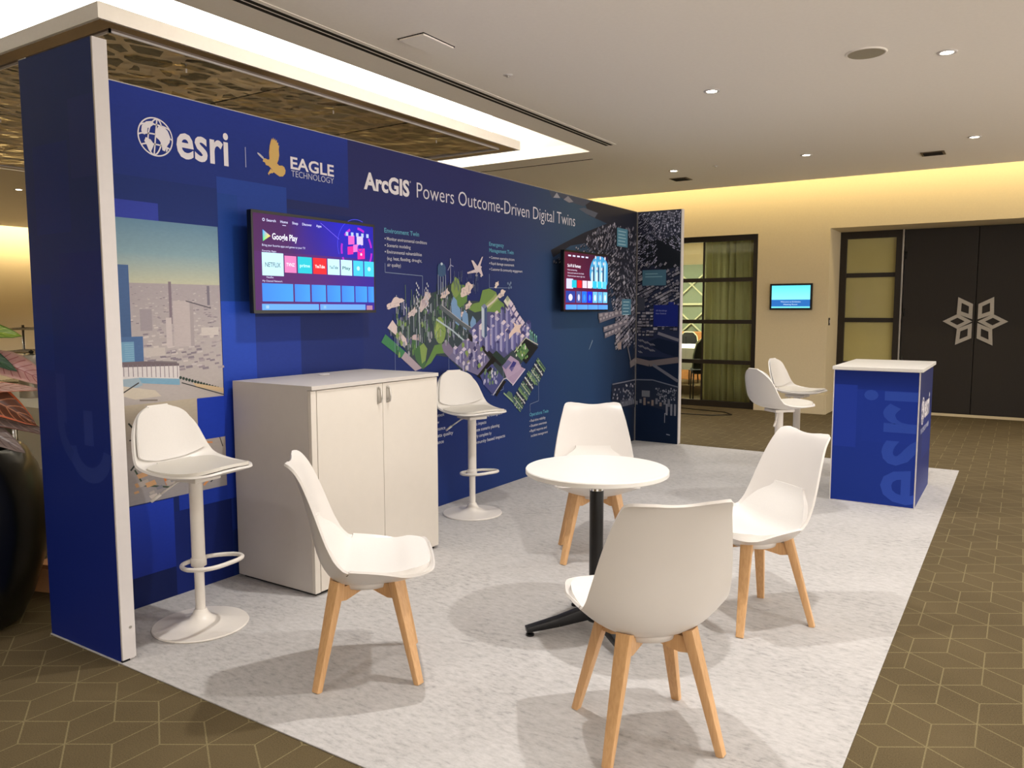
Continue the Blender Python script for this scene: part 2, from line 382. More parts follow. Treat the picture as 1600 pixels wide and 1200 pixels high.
# ------------------------------------------------------------ flat printed graphics
class Print:
    """coloured polygons on a plane; (a, b) -> origin + a*U + b*V, each new piece a hair further along N"""
    def __init__(s, O, U, V, N, base=.0004, step=6e-6):
        s.O, s.U, s.V, s.N = Vector(O), Vector(U), Vector(V), Vector(N); s.v = []; s.f = []; s.c = []; s.k = 0; s.base = base; s.step = step
    def P(s, a, b, k=None): return s.O + s.U*a + s.V*b + s.N*(s.base + s.step*(s.k if k is None else k))
    def poly(s, pts, col, cols=None, adv=True):
        i = len(s.v); s.v += [s.P(a, b) for a, b in pts]; s.f.append(tuple(range(i, i+len(pts))))
        s.c.append([lin4(x) for x in cols] if cols else [lin4(col)]*len(pts))
        if adv: s.k += 1
    def rect(s, a0, b0, a1, b1, col, bot=None, right=None, adv=True):
        if bot: s.poly([(a0, b0), (a1, b0), (a1, b1), (a0, b1)], None, [bot, bot, col, col], adv)
        elif right: s.poly([(a0, b0), (a1, b0), (a1, b1), (a0, b1)], None, [col, right, right, col], adv)
        else: s.poly([(a0, b0), (a1, b0), (a1, b1), (a0, b1)], col, None, adv)
    def line(s, pts, wd, col, adv=True):
        for (a, b), (c, d) in zip(pts, pts[1:]):
            L = math.hypot(c-a, d-b) or 1e-6; nx, ny = -(d-b)/L*wd/2, (c-a)/L*wd/2
            s.poly([(a+nx, b+ny), (a-nx, b-ny), (c-nx, d-ny), (c+nx, d+ny)], col, None, adv)
    def disc(s, a, b, ra, rb, col, n=24, a0=0, a1=2*PI):
        s.poly([(a+ra*math.cos(a0+(a1-a0)*i/n), b+rb*math.sin(a0+(a1-a0)*i/n)) for i in range(n)], col)
    def ring(s, a, b, ra, rb, wd, col, n=40, a0=0, a1=2*PI):
        pts = [(a0+(a1-a0)*i/n) for i in range(n+1)]
        for t, q in zip(pts, pts[1:]):
            s.poly([(a+ra*math.cos(t), b+rb*math.sin(t)), (a+ra*math.cos(q), b+rb*math.sin(q)), (a+(ra-wd)*math.cos(q), b+(rb-wd)*math.sin(q)), (a+(ra-wd)*math.cos(t), b+(rb-wd)*math.sin(t))], col, None, False)
        s.k += 1
    def text(s, txt, a, b, width=None, height=None, col=(255, 255, 255), bold=0, rot=0, clipa=None, cap='H'):
        """left baseline (a, b); height = cap height; width = full text width"""
        vs, fs = glyphs(txt, bold)
        x0 = min(v[0] for v in vs); x1 = max(v[0] for v in vs); y1 = capheight(bold)
        sy = height/y1; sx = width/(x1-x0) if width else sy
        i = len(s.v); cr, sr = math.cos(rot), math.sin(rot)
        for x, y in vs:
            X, Y = (x-x0)*sx, y*sy
            A, B = a+X*cr-Y*sr, b+X*sr+Y*cr
            if clipa is not None: A = min(A, clipa)
            s.v.append(s.P(A, B))
        for f in fs:
            s.f.append(tuple(i+q for q in f)); s.c.append([lin4(col)]*len(f))
        s.k += 1
    def build(s, name, parent=None, mat='print', label=None, kind=None):
        me = bpy.data.meshes.new(name); me.from_pydata([tuple(v) for v in s.v], [], s.f); me.update()
        at = me.color_attributes.new('Col', 'FLOAT_COLOR', 'CORNER')
        flat = [x for c in s.c for q in c for x in q]
        at.data.foreach_set('color', flat)
        o = link(name, me, mat, parent)
        if label: o['label'] = label
        if kind: o['kind'] = kind
        return o
_g = {}
def glyphs(txt, bold=0):
    key = (txt, bold)
    if key in _g: return _g[key]
    cu = bpy.data.curves.new('lettering', 'FONT'); cu.body = txt; cu.size = 1; cu.offset = bold; cu.resolution_u = 3; cu.fill_mode = 'FRONT'
    o = bpy.data.objects.new('lettering', cu); C.objects.link(o); dg = bpy.context.evaluated_depsgraph_get(); dg.update()
    me = bpy.data.meshes.new_from_object(o.evaluated_get(dg))
    vs = [(v.co.x, v.co.y) for v in me.vertices]; fs = [tuple(p.vertices) for p in me.polygons]
    # make them face +
    out = []
    for f in fs:
        A = 0
        for i in range(len(f)):
            p, q = vs[f[i]], vs[f[(i+1) % len(f)]]; A += p[0]*q[1]-q[0]*p[1]
        out.append(f if A > 0 else f[::-1])
    bpy.data.objects.remove(o); bpy.data.curves.remove(cu); bpy.data.meshes.remove(me)
    _g[key] = (vs, out); return _g[key]
def capheight(bold=0):
    vs, _ = glyphs('H', bold); return max(v[1] for v in vs)

# ================================================================= THE SETTING
X0, X1, Y0, YF = -13.5, 8.0, -7.0, 9.26
struct(MB().box((X0, Y0, -.1), (X1, 14.2, 0)).build('floor', 'carpet'))
m = MB()
TX0, TX1, TY0, TY1 = -6.4, -.38, -2.0, 5.65
CE = 8.72          # the ceiling stops here, the cove gap lies between it and the wall
m.box((TX1, Y0, CZ), (X1, CE, CZ+.1)); m.box((-12.95, Y0, CZ), (TX0, CE, CZ+.1))
m.box((TX0, TY1, CZ), (TX1, CE, CZ+.1)); m.box((TX0, Y0, CZ), (TX1, TY0, CZ+.1))
ceil = struct(m.build('ceiling', 'ceiling'))
m = MB()
m.box((TX1, TY0, CZ+.1), (TX1+.05, TY1, 3.7)); m.box((TX0-.05, TY0, CZ+.1), (TX0, TY1, 3.7))
m.box((TX0-.05, TY1, CZ+.1), (TX1+.05, TY1+.05, 3.7)); m.box((TX0-.05, TY0-.05, CZ+.1), (TX1+.05, TY0, 3.7))
m.box((X0, Y0, 3.7), (X1, YF, 3.78))
o = m.build('ceiling_tray', 'tray'); struct(o); o.name = 'ceiling.001'
# walls
WX0, WX1, RX0, RX1, RD = -2.9, .333, 1.263, 4.35, 10.0
m = MB(); T = .16
m.box((X0, YF, 0), (WX0, YF+T, 3.7)); m.box((WX0, YF, 2.42), (WX1, YF+T, 3.7)); m.box((WX1, YF, 0), (RX0, YF+T, 3.7))
m.box((RX0, YF, 2.44), (RX1, YF+T, 3.7)); m.box((RX1, YF, 0), (X1, YF+T, 3.7))
m.box((RX0-.12, YF+T, 0), (RX0, RD+.1, 2.6)); m.box((RX1, YF+T, 0), (RX1+.12, RD+.1, 2.6)); m.box((RX0, YF+T, 2.44), (RX1, RD+.1, 2.6))
struct(m.build('wall_far', 'wall'))
struct(MB().box((X0-.15, Y0, 0), (X0, 14.2, 3.7)).build('wall_left', 'wall'))
struct(MB().box((X0, Y0-.15, 0), (X1, Y0, 3.7)).build('wall_near', 'wall'))
m = MB(); m.box((WX1, YF-.02, 0), (RX0, YF, .27), .004); m.box((X0, YF-.02, 0), (WX0, YF, .27), .004); m.box((RX1, YF-.02, 0), (X1, YF, .27), .004)
m.box((RX0, YF-.02, 0), (RX0+.02, RD-.02, .27), .004)
struct(m.build('baseboard_far', 'wall'))
struct(MB().box((X0, Y0, 0), (X0+.02, YF, .27), .004).build('baseboard_left', 'wall'))

# glazed wall of the meeting room (window_1)
win = empty('window_1', (0, YF+.08, 0)); win['kind'] = 'structure'
m = MB()
m.box((WX0, -.04, 0), (WX1, .04, .085)); m.box((WX0, -.04, 2.345), (WX1, .04, 2.42)); m.box((WX1-.07, -.04, .085), (WX1, .04, 2.345)); m.box((WX0, -.04, .085), (WX0+.07, .04, 2.345))
for z in (.645, 1.218, 1.808): m.box((WX0+.07, -.03, z-.028), (WX1-.07, .03, z+.028))
m.box((-.46, -.012, .085), (-.436, .012, 2.345)); m.box((-1.7, -.03, .085), (-1.65, .03, 2.345))
m.build('window_frame', 'dark_frame', win)
MB().box((WX0+.07, -.004, .085), (WX1-.07, .004, 2.345)).build('window_pane', 'glass', win)

# recessed double door with glazed side light
d = empty('window_2', (0, RD, 0)); d['kind'] = 'structure'
m = MB(); x0, x1 = RX0, 2.035
m.box((x0, -.05, 0), (x0+.085, .04, 2.44)); m.box((x1-.075, -.05, 0), (x1, .04, 2.44)); m.box((x0+.085, -.05, 2.345), (x1-.075, .04, 2.44)); m.box((x0+.085, -.05, 0), (x1-.075, .04, .09))
for z in (.645, 1.245, 1.852): m.box((x0+.085, -.03, z-.03), (x1-.075, .03, z+.03))
m.build('window_frame', 'dark_frame', d)
MB().box((x0+.085, -.006, .09), (x1-.075, .006, 2.345)).build('window_pane', 'frosted', d)
struct(MB().box((2.036, RD-.065, 0), (2.056, RD+.04, 2.44)).build('trim_1', 'steel'))
struct(MB().box((2.06, RD-.05, 0), (RX1, RD-.046, .035)).build('trim_2', 'wall'))
def door(name, xa, xb, hx, hinge):
    e = empty(name, ((xa+xb)/2, RD, 0)); e['kind'] = 'structure'; c = (xa+xb)/2
    MB().box((xa-c+.004, -.045, .04), (xb-c-.004, .02, 2.435), .003).build('door_leaf', 'dark_door', e)
    s = hx; seam = (xb if s < 0 else xa) - c     # half star of three open rhombi on each leaf
    k = .0088*.305; zc = 1.235
    def q(px, pz): return (seam + s*(.03 + px*k), -.062, zc + pz*k)
    rh = [[(0, 82), (62, 115), (65, 35), (0, 10)], [(0, 0), (61, 35), (123, 0), (61, -36)], [(0, -8), (61, -36), (66, -113), (0, -80)]]
    m = MB()
    for r in rh:
        cx = sum(p[0] for p in r)/4; cz = sum(p[1] for p in r)/4
        inn = [(cx+(p[0]-cx)*.5, cz+(p[1]-cz)*.5) for p in r]
        for i in range(4):
            j = (i+1) % 4
            m.prism([q(*r[i]), q(*r[j]), q(*inn[j]), q(*inn[i])], (0, .016, 0))
    m.build('door_pull', 'steel', e)
    for z in (2.1, 1.35, .72, .2):
        MB().tube([(hinge-c, -.052, z-.05), (hinge-c, -.052, z+.05)], .009).build('hinge', 'black_metal', e, True)
    return e
door('door_1', 2.06, 2.905, -1, 2.085); door('door_2', 2.905, 3.75, 1, 3.73)
struct(MB().box((RX0-.1, RD+.05, 0), (RX1+.12, RD+.1, 2.6)).build('recess_light_block', 'dark_door'))  # unseen dark backing added to block light through the door gaps
struct(MB().box((3.75, RD-.05, 0), (RX1, RD+.02, 2.44)).build('door_3', 'dark_door'))

# the meeting room beyond the glass
struct(MB().box((-6, YF+T+.0, 2.9), (1.14, 14.2, 3.0)).build('ceiling.002', 'ceiling'))
struct(MB().box((X0, 14.2, 0), (1.3, 14.35, 3.0)).build('wall_back', 'wall'))
struct(MB().box((1.14, RD+.1, 0), (1.3, 14.2, 3.0)).build('wall_side', 'wall'))
def curtain(name, xa, xb, y, z0, z1, amp, waves, lab, grp=None):
    bm = bmesh.new(); n = waves*12; rows = []
    rr = random.Random(5); ph = [rr.uniform(-.6, .6) for _ in range(waves+2)]
    for zi in range(9):
        z = z0+(z1-z0)*zi/8; row = []
        for i in range(n+1):
            t = i/n; w_ = t*waves; a = amp*(.75+.45*math.sin(w_*1.7)+.1*(1-zi/8)*math.sin(w_*3))
            x = xa+(xb-xa)*t + .012*math.sin(w_*5+zi*.35)
            row.append(bm.verts.new((x, y+a*math.sin(2*PI*w_+ph[int(w_)]*.8+.1*zi), z)))
        rows.append(row)
    for a, b in zip(rows, rows[1:]):
        for i in range(n): bm.faces.new((a[i], a[i+1], b[i+1], b[i]))
    mm = MB(); mm.bm.free(); mm.bm = bm; o = mm.build(name, 'curtain', None, True)
    sd = o.modifiers.new('thickness', 'SOLIDIFY'); sd.thickness = .003
    return tag(o, lab, 'curtain')
curtain('curtain', -.52, .28, YF+.28, .03, 2.85, .045, 9, 'floor length olive green curtain hanging behind the glass wall')
cr = MB().tube([(-2.6, YF+.28, 2.87), (.6, YF+.28, 2.87)], .012).build('curtain_rail', 'white_metal'); tag(cr, 'curtain rail above the olive curtain behind the glass wall', 'rail')
# lattice screen on the back wall
lat = empty('lattice_screen', (-1.6, 13.9, 0), 0, 'pale green grey partition with crossing diagonal bars at the back of meeting room', 'partition')
M['lat_panel'] = pm('grey_green_panel', (120, 132, 112), .7, var=.05)
M['lat_bar'] = pm('pale_bar', (190, 192, 160), .6, var=.03)
MB().box((-2.6, 0, 0), (2.6, .04, 2.3)).build('panel', 'lat_panel', lat)
m = MB()
for i in range(-2, 3):
    x = i*.85-.25
    for (dx, dz) in ((.85, .77), (-.85, .77)): m.beam((x-dx, -.03, 1.5-dz), (x+dx, -.03, 1.5+dz), (.05, .03), (.05, .03), (0, 1, 0))
    m.beam((x, -.045, .75), (x, -.045, 2.3), (.05, .03), (.05, .03), (0, 1, 0))
m.box((-2.6, -.06, 1.48), (2.6, -.03, 1.52)); m.box((-2.6, -.06, .75), (2.6, -.03, .8)); m.build('lattice', 'lat_bar', lat)
tag(MB().box((-4.5, 13.3, 0), (.6, 13.7, .95), .01).build('sideboard', pm('orange_wood', (176, 120, 70), .5, var=.1)), 'orange wood sideboard along the back of the meeting room', 'sideboard')
# meeting table with cloth
tb = empty('meeting_table', (-1.75, 11.3, 0), 0, 'meeting table under a white cloth seen through the glass wall', 'table')
MB().box((-1.3, -.75, .72), (1.3, .75, .76), .01).build('tabletop', 'top_white', tb)
for sx in (-1, 1):
    for sy in (-1, 1): MB().tube([(sx*1.15, sy*.6, 0), (sx*1.15, sy*.6, .72)], .022).build('leg', 'black_metal', tb, True)
m = MB(); m.box((-1.32, -.77, .763), (1.32, .77, .768))
m.box((-1.33, -.778, .42), (1.33, -.772, .768)); m.box((1.322, -.77, .42), (1.328, .77, .768))
tag(m.build('tablecloth', 'cloth', None, loc=(-1.75, 11.3, 0)), 'white cloth draped over the meeting table behind the glass wall', 'tablecloth')
def banquet(x, y, rz, lab):
    t = empty('banquet_chair', (x, y, 0), rz, lab, 'chair', 'black chairs in the meeting room')
    MB().box((-.21, -.21, .42), (.21, .22, .49), .025).build('seat', 'chair_black', t, True, 40)
    m = MB(); P = [(-.2, z) for z in (.5,)]
    pts = [(-.2, 0, .5), (-.19, 0, .7), (-.15, 0, .88), (-.08, 0, .95), (.08, 0, .95), (.15, 0, .88), (.19, 0, .7), (.2, 0, .5)]
    m.prism([(p[0], -.24-.12*(p[2]-.5), p[2]) for p in pts], (0, .04, 0)); m.build('backrest', 'chair_black', t)
    MB().tube([(p[0]*1.06, -.2 - .12*(p[2]-.5)-.02, p[2]+.012) for p in pts], .011, 8).build('back_frame', 'lat_bar', t, True)
    for sx in (-1, 1):
        MB().tube([(sx*.19, -.2, .45), (sx*.2, -.27, 0)], .012, 8).build('leg', 'black_metal', t, True)
        MB().tube([(sx*.19, .19, .45), (sx*.2, .22, 0)], .012, 8).build('leg', 'black_metal', t, True)
    return t
bq = banquet(-.62, 9.98, R(115-90), 'black fabric chair with pale frame beside the olive curtain, nearest the glass wall')
c = copy_tree(bq); c.location = (-1.75, 10.2, 0); c.rotation_euler.z = 0; c['label'] = 'black fabric chair at the cloth covered table, left of the chair beside curtain'
c = copy_tree(bq); c.location = (-1.9, 12.45, 0); c.rotation_euler.z = PI; c['label'] = 'black fabric chair on the far side of the meeting table'
c = copy_tree(bq); c.location = (-1.1, 12.45, 0); c.rotation_euler.z = PI; c['label'] = 'black fabric chair on the far side of meeting table, next to the curtain edge'
lp = empty('ceiling_light', (-2.1, 11.6, 2.9), 0, 'long bright ceiling light in the meeting room behind the glass', 'lamp')
MB().box((-1.2, -.6, -.06), (1.2, .6, 0), .004).build('frame', 'white_trim', lp)
MB().box((-1.15, -.55, -.066), (1.15, .55, -.06)).build('diffuser', 'cove_glow', lp)

# wall screen between window and door
sn = empty('wall_display', (.795, YF, 1.56), 0, 'small wall screen with cyan picture between glass wall and dark doors', 'screen')
MB().box((-.275, -.035, -.175), (.275, 0, .175), .004).build('bezel', 'black_plastic', sn)
p = Print((-.25, -.0352, -.15), (1, 0, 0), (0, 0, 1), (0, -1, 0))
p.rect(0, 0, .5, .3, (120, 226, 245)); p.rect(0, .12, .5, .3, (96, 218, 240), bot=(140, 232, 246)); p.rect(0, .02, .5, .11, (40, 104, 178))
p.text('Welcome to Exhibition', .12, .075, .26, .016, (220, 240, 250)); p.text('Meeting Room', .16, .04, .18, .016, (220, 240, 250))
p.build('screen_image', sn, 'screen')
th = empty('wall_switch', (RX0-.03, YF, 1.23), 0, 'small white wall switch beside the recessed doors', 'switch')
th.location = (RX0+.001, YF+.1, 1.23)
MB().box((0, -.035, -.05), (.008, .035, .05), .002).build('plate', 'dark_frame', th)
MB().box((.008, -.012, -.02), (.012, .012, .02), .001).build('rocker', 'white_trim', th)

# ================================================================= CEILING FITTINGS
def downlight(x, y, lab):
    t = empty('downlight', (x, y, CZ), 0, lab, 'lamp', 'recessed ceiling downlights')
    MB().lathe([(.036, -.001), (.040, -.006), (.056, -.006), (.060, 0)], 32).build('trim_ring', 'white_trim', t, True)
    MB().lathe([(0, -.003), (.036, -.003)], 24).build('lens', 'lens', t)
    spot(0, 0, 0, parent=t)
    return t
downlight(1.4, 4.15, 'downlight nearest the camera, over the middle of the booth')
downlight(2.93, 4.1, 'downlight beside the round ceiling speaker, near the top right corner')
downlight(2.95, 7.02, 'downlight above the dark doors, right of the small brown grille')
downlight(1.43, 7.05, 'downlight above the wall screen, middle of the far row of three')
downlight(-.08, 7.18, 'downlight farthest left in the far row, next to a square grille by the booth corner')
downlight(-7.9, 3.7, 'lone downlight in the gap left of the booth wall')
def vent(x, y, s, lab, name='ceiling_vent', rz=0):
    t = empty(name, (x, y, CZ), rz, lab, 'vent', None)
    MB().box((-s, -s, -.008), (s, s, -.001), .003).build('frame', 'vent_dark', t)
    m = MB()
    for i in range(5): m.box((-s*.8, -s*.8+i*s*.36, -.013), (s*.8, -s*.8+i*s*.36+s*.1, -.008))
    m.build('louvre', 'slot_dark', t); return t
vent(2.55, 7.68, .11, 'small square brown ceiling grille between the two right downlights', rz=R(0))
vent(-.22, 7.78, .11, 'small square brown ceiling grille beside the far left downlight')
t = empty('ceiling_panel', (.31, 2.17, CZ), 0, 'pale square flush ceiling panel with dark edge, beside the long slot', 'panel')
MB().box((-.1, -.15, -.006), (.1, .15, -.001)).build('frame', 'slot_dark', t); MB().box((-.088, -.15, -.016), (.1, .14, -.006), .003).build('cover', 'ceiling', t)
t = empty('ceiling_speaker', (2.5, 3.84, CZ), 0, 'round beige ceiling speaker grille near the top right of the ceiling', 'speaker')
MB().lathe([(.107, -.001), (.113, -.008), (.122, -.004), (.124, 0)], 40).build('ring', 'ceiling', t, True)
MB().lathe([(0, -.006), (.107, -.006)], 40).build('grille', 'speaker', t)
def sprinkler(x, y, lab):
    t = empty('sprinkler', (x, y, CZ), 0, lab, 'sprinkler')
    MB().lathe([(0, -.005), (.03, -.004), (.034, 0)], 24).build('plate', 'white_trim', t, True)
    MB().lathe([(0, -.018), (.01, -.016), (.008, -.005)], 12).build('head', 'steel', t, True)
sprinkler(.36, 2.99, 'tiny round sprinkler plate on the ceiling nearest the long slot')
sprinkler(.43, 7.14, 'tiny round sprinkler plate on the far ceiling between two downlights')
def slot(x0, y0, x1, y1, lab):
    t = empty('slot_diffuser', ((x0+x1)/2, (y0+y1)/2, CZ), 0, lab, 'vent'); a, b = (x1-x0)/2, (y1-y0)/2
    if a < b:
        MB().box((-a, -b, -.004), (a, b, -.001)).build('frame', 'white_trim' if False else 'ceiling', t)
        for s in (-.55, .1): MB().box((a*s, -b, -.006), (a*s+a*.42, b, -.004)).build('slot', 'slot_dark', t)
    else:
        MB().box((-a, -b, -.004), (a, b, -.001)).build('frame', 'ceiling', t)
        MB().box((-a, -b*.4, -.006), (a, b*.4, -.004)).build('slot', 'slot_dark', t)
slot(-.14, -3.0, -.0, 5.46, 'long narrow double slot air diffuser running along the ceiling')
slot(-2.6, 5.97, -.53, 6.03, 'short single slot diffuser on the ceiling beyond the light tray')

# suspended bronze soffit with white fascia and luminous sides
FX0, FX1, FY0, FY1 = -6.37, -.94, .86, 5.2
feat = empty('suspended_soffit', ((FX0+FX1)/2, (FY0+FY1)/2, CZ), 0, 'suspended rectangular ceiling feature, white fascia around perforated bronze mirror panels', 'ceiling feature')
cx, cy = (FX0+FX1)/2, (FY0+FY1)/2; a, b = (FX1-FX0)/2, (FY1-FY0)/2
m = MB(); t_ = .02
m.box((-a, -b, 0), (a, -b+t_, .088)); m.box((-a, b-t_, 0), (a, b, .088)); m.box((-a, -b+t_, 0), (-a+t_, b-t_, .088)); m.box((a-t_, -b+t_, 0), (a, b-t_, .088))
m.build('fascia', 'white_trim', feat)
m = MB(); wd = .13; i0 = t_
m.box((-a+i0, -b+i0, .004), (a-i0, -b+i0+wd, .01)); m.box((-a+i0, b-i0-wd, .004), (a-i0, b-i0, .01)); m.box((-a+i0, -b+i0+wd, .004), (-a+i0+wd, b-i0-wd, .01)); m.box((a-i0-wd, -b+i0+wd, .004), (a-i0, b-i0-wd, .01))
m.build('mirror_border', 'bronze', feat)
i1 = i0+wd; m = MB()
m.box((-a+i1, -b+i1, -.008), (a-i1, -b+i1+.012, .01)); m.box((-a+i1, b-i1-.012, -.008), (a-i1, b-i1, .01)); m.box((-a+i1, -b+i1, -.008), (-a+i1+.012, b-i1, .01)); m.box((a-i1-.012, -b+i1, -.008), (a-i1, b-i1, .01))
m.build('trim_bead', 'white_trim', feat)
i2 = i1+.014; nx, ny = 4, 3; W_, H_ = (2*a-2*i2)/nx, (2*b-2*i2)/ny
rr = random.Random(3)
for i in range(nx):
    for j in range(ny):
        me_ = MB().box((-W_/2+.006, -H_/2+.006, 0), (W_/2-.006, H_/2-.006, .004)).build('perforated_panel', 'perf', feat)
        me_.location = (-a+i2+W_*(i+.5), -b+i2+H_*(j+.5), .004+.004*rr.random()); me_.rotation_euler = (R(rr.uniform(-.25, .25)), R(rr.uniform(-.25, .25)), 0)
        fix = MB().tube([(0, 0, -.004), (0, 0, -.03)], .006, 8).build('stud', 'white_trim', me_, True); fix.location = (W_*.3, 0, 0)
lb = empty('light_box', (cx, cy, CZ+.11), 0, 'glowing white light box above the suspended bronze soffit', 'lamp')
m = MB(); m.box((-a+.16, -b+.16, -.008), (a-.12, b-.32, .52)); m.build('luminous_skin', 'glow', lb)
MB().box((-a+.03, -b+.03, -.02), (a-.03, b-.03, -.008)).build('base_tray', 'white_trim', lb)

# ================================================================= BOOTH
o = MB().box((-.05, -.007, .0005), (3.017, 6.03, .005), .001).build('floor_mat', 'mat')
tag(o, 'pale grey needle felt mat laid under the exhibition booth', 'mat')
FZ = .005
H = 2.4
booth = empty('exhibition_wall', (0, 3, FZ), 0, 'tall printed blue exhibition wall with two short side wings', 'display wall')
def bp(o): o.parent = booth; o.location = (0, -3, -FZ); return o
NAVY = (38, 43, 96)
# --- back panel with its print
back = bp(MB().box((-.05, 0, FZ), (0, 5.99, H)).build('back_panel', 'white_trim'))
p = Print((0, 0, 0), (0, 1, 0), (0, 0, 1), (1, 0, 0), base=.0006, step=6e-6)
def grad(p, ys, zs, fn):
    for i in range(len(ys)-1):
        for j in range(len(zs)-1):
            q = [(ys[i], zs[j]), (ys[i+1], zs[j]), (ys[i+1], zs[j+1]), (ys[i], zs[j+1])]
            p.poly(q, None, [fn(*v) for v in q], False)
    p.k += 1
def mixc(a, b, t): t = max(0, min(1, t)); return tuple(a[i]+(b[i]-a[i])*t for i in range(3))
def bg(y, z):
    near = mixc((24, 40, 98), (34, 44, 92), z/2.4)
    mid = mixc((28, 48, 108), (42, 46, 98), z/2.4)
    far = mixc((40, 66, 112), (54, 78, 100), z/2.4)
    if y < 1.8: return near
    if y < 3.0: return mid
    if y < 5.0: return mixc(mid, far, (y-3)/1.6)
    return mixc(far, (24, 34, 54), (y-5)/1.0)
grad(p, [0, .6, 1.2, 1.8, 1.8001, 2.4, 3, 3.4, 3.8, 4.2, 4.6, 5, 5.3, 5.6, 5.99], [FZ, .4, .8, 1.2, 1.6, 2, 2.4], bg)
B1, B2, B3 = (34, 56, 140), (34, 62, 150), (28, 42, 104)
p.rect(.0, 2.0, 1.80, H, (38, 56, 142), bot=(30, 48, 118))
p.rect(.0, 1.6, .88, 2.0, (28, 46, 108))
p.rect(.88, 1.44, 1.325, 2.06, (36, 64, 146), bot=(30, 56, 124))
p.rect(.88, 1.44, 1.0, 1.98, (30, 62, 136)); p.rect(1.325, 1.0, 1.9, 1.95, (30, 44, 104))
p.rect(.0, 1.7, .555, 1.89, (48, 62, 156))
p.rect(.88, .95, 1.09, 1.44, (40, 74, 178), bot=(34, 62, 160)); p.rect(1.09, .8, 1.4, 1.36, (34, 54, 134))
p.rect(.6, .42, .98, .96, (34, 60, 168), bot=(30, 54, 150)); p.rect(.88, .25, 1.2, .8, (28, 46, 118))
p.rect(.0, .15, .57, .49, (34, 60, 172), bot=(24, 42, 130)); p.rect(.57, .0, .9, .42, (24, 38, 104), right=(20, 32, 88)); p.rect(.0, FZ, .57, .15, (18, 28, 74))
# picture of a pale city under a hazy sky
p.rect(.0, 1.66, .876, 1.81, (98, 132, 156), bot=(128, 156, 166)); p.rect(.0, 1.5, .876, 1.66, (128, 156, 166), bot=(188, 186, 158))
p.rect(.0, .96, .876, 1.52, (160, 152, 156), bot=(176, 168, 164))
p.rect(.0, .74, .722, .962, (182, 170, 150), bot=(164, 154, 144)); p.rect(.0, .495, .877, .752, (170, 160, 152), bot=(150, 146, 148))
rr = random.Random(11)
for i in range(420):      # roofs and streets of the distant city
    t = rr.random()**.9; z = 1.512-.40*t; y = rr.uniform(.3, .85); s_ = .005+.018*t*rr.uniform(.5, 1.3)
    g = rr.choice([(142, 133, 140), (184, 176, 176), (190, 181, 178), (128, 120, 130), (174, 165, 164), (156, 147, 152)])
    p.poly([(y, z), (y+s_*1.4, z+s_*.1), (y+s_*1.5, z-s_*.35), (y+.1*s_, z-s_*.45)], g, None, i % 6 == 0)
for y0_, y1_, z0_, z1_, g in [(.59, .605, 1.33, 1.53, (126, 114, 124)), (.61, .70, 1.22, 1.44, (178, 168, 168)), (.70, .72, 1.22, 1.43, (158, 150, 152)), (.80, .815, 1.42, 1.515, (118, 112, 124)), (.44, .50, 1.3, 1.40, (150, 142, 148)), (.76, .86, 1.27, 1.31, (190, 182, 178)), (.45, .56, 1.18, 1.22, (184, 176, 172)), (.57, .60, 1.22, 1.36, (186, 176, 176))]:
    p.rect(y0_, z0_, y1_, z1_, g)
p.line([(.68, 1.44), (.82, 1.405)], .006, (96, 92, 100)); p.line([(.5, 1.155), (.62, 1.145)], .008, (120, 112, 116))
p.rect(.0, 1.15, .395, 1.60, (72, 98, 142), bot=(66, 92, 130)); p.rect(.0, 1.15, .45, 1.275, (76, 104, 146)); p.rect(.0, 1.155, .405, 1.252, (110, 152, 180))
for i in range(8): p.line([(.36, 1.17+i*.01), (.403, 1.17+i*.01)], .0015, (142, 180, 200), adv=False)
p.k += 1
p.poly([(.0, 1.165), (.45, 1.16), (.63, 1.14), (.63, 1.128), (.0, 1.15)], (110, 98, 104))
p.poly([(.0, 1.15), (.63, 1.128), (.63, 1.062), (.0, 1.09)], (206, 200, 200))
for i in range(13): p.line([(.35+i*.0225, 1.148-i*.0009), (.35+i*.0225, 1.095-i*.002)], .0035, (120, 112, 120), adv=False)
p.k += 1
p.poly([(.42, 1.085), (.63, 1.065), (.63, 1.035), (.42, 1.06)], (120, 160, 184))
p.poly([(.0, 1.075), (.42, 1.085), (.44, 1.05), (.3, 1.0)], (150, 168, 180)); p.poly([(.3, 1.06), (.5, 1.02), (.53, .99), (.4, .985), (.3, 1.02)], (196, 186, 170))
p.line([(.42, .98), (.51, .972)], .007, (128, 118, 112)); p.line([(.34, 1.02), (.42, 1.062)], .006, (70, 66, 64))
for i in range(14):
    p.disc(.635+i*.016, 1.07-i*.0052, .008, .008, (52, 66, 60), 8)
p.line([(.64, 1.045), (.876, .966)], .005, (62, 62, 64)); p.poly([(.7, 1.04), (.876, 1.0), (.876, .975), (.72, 1.02)], (196, 172, 138))
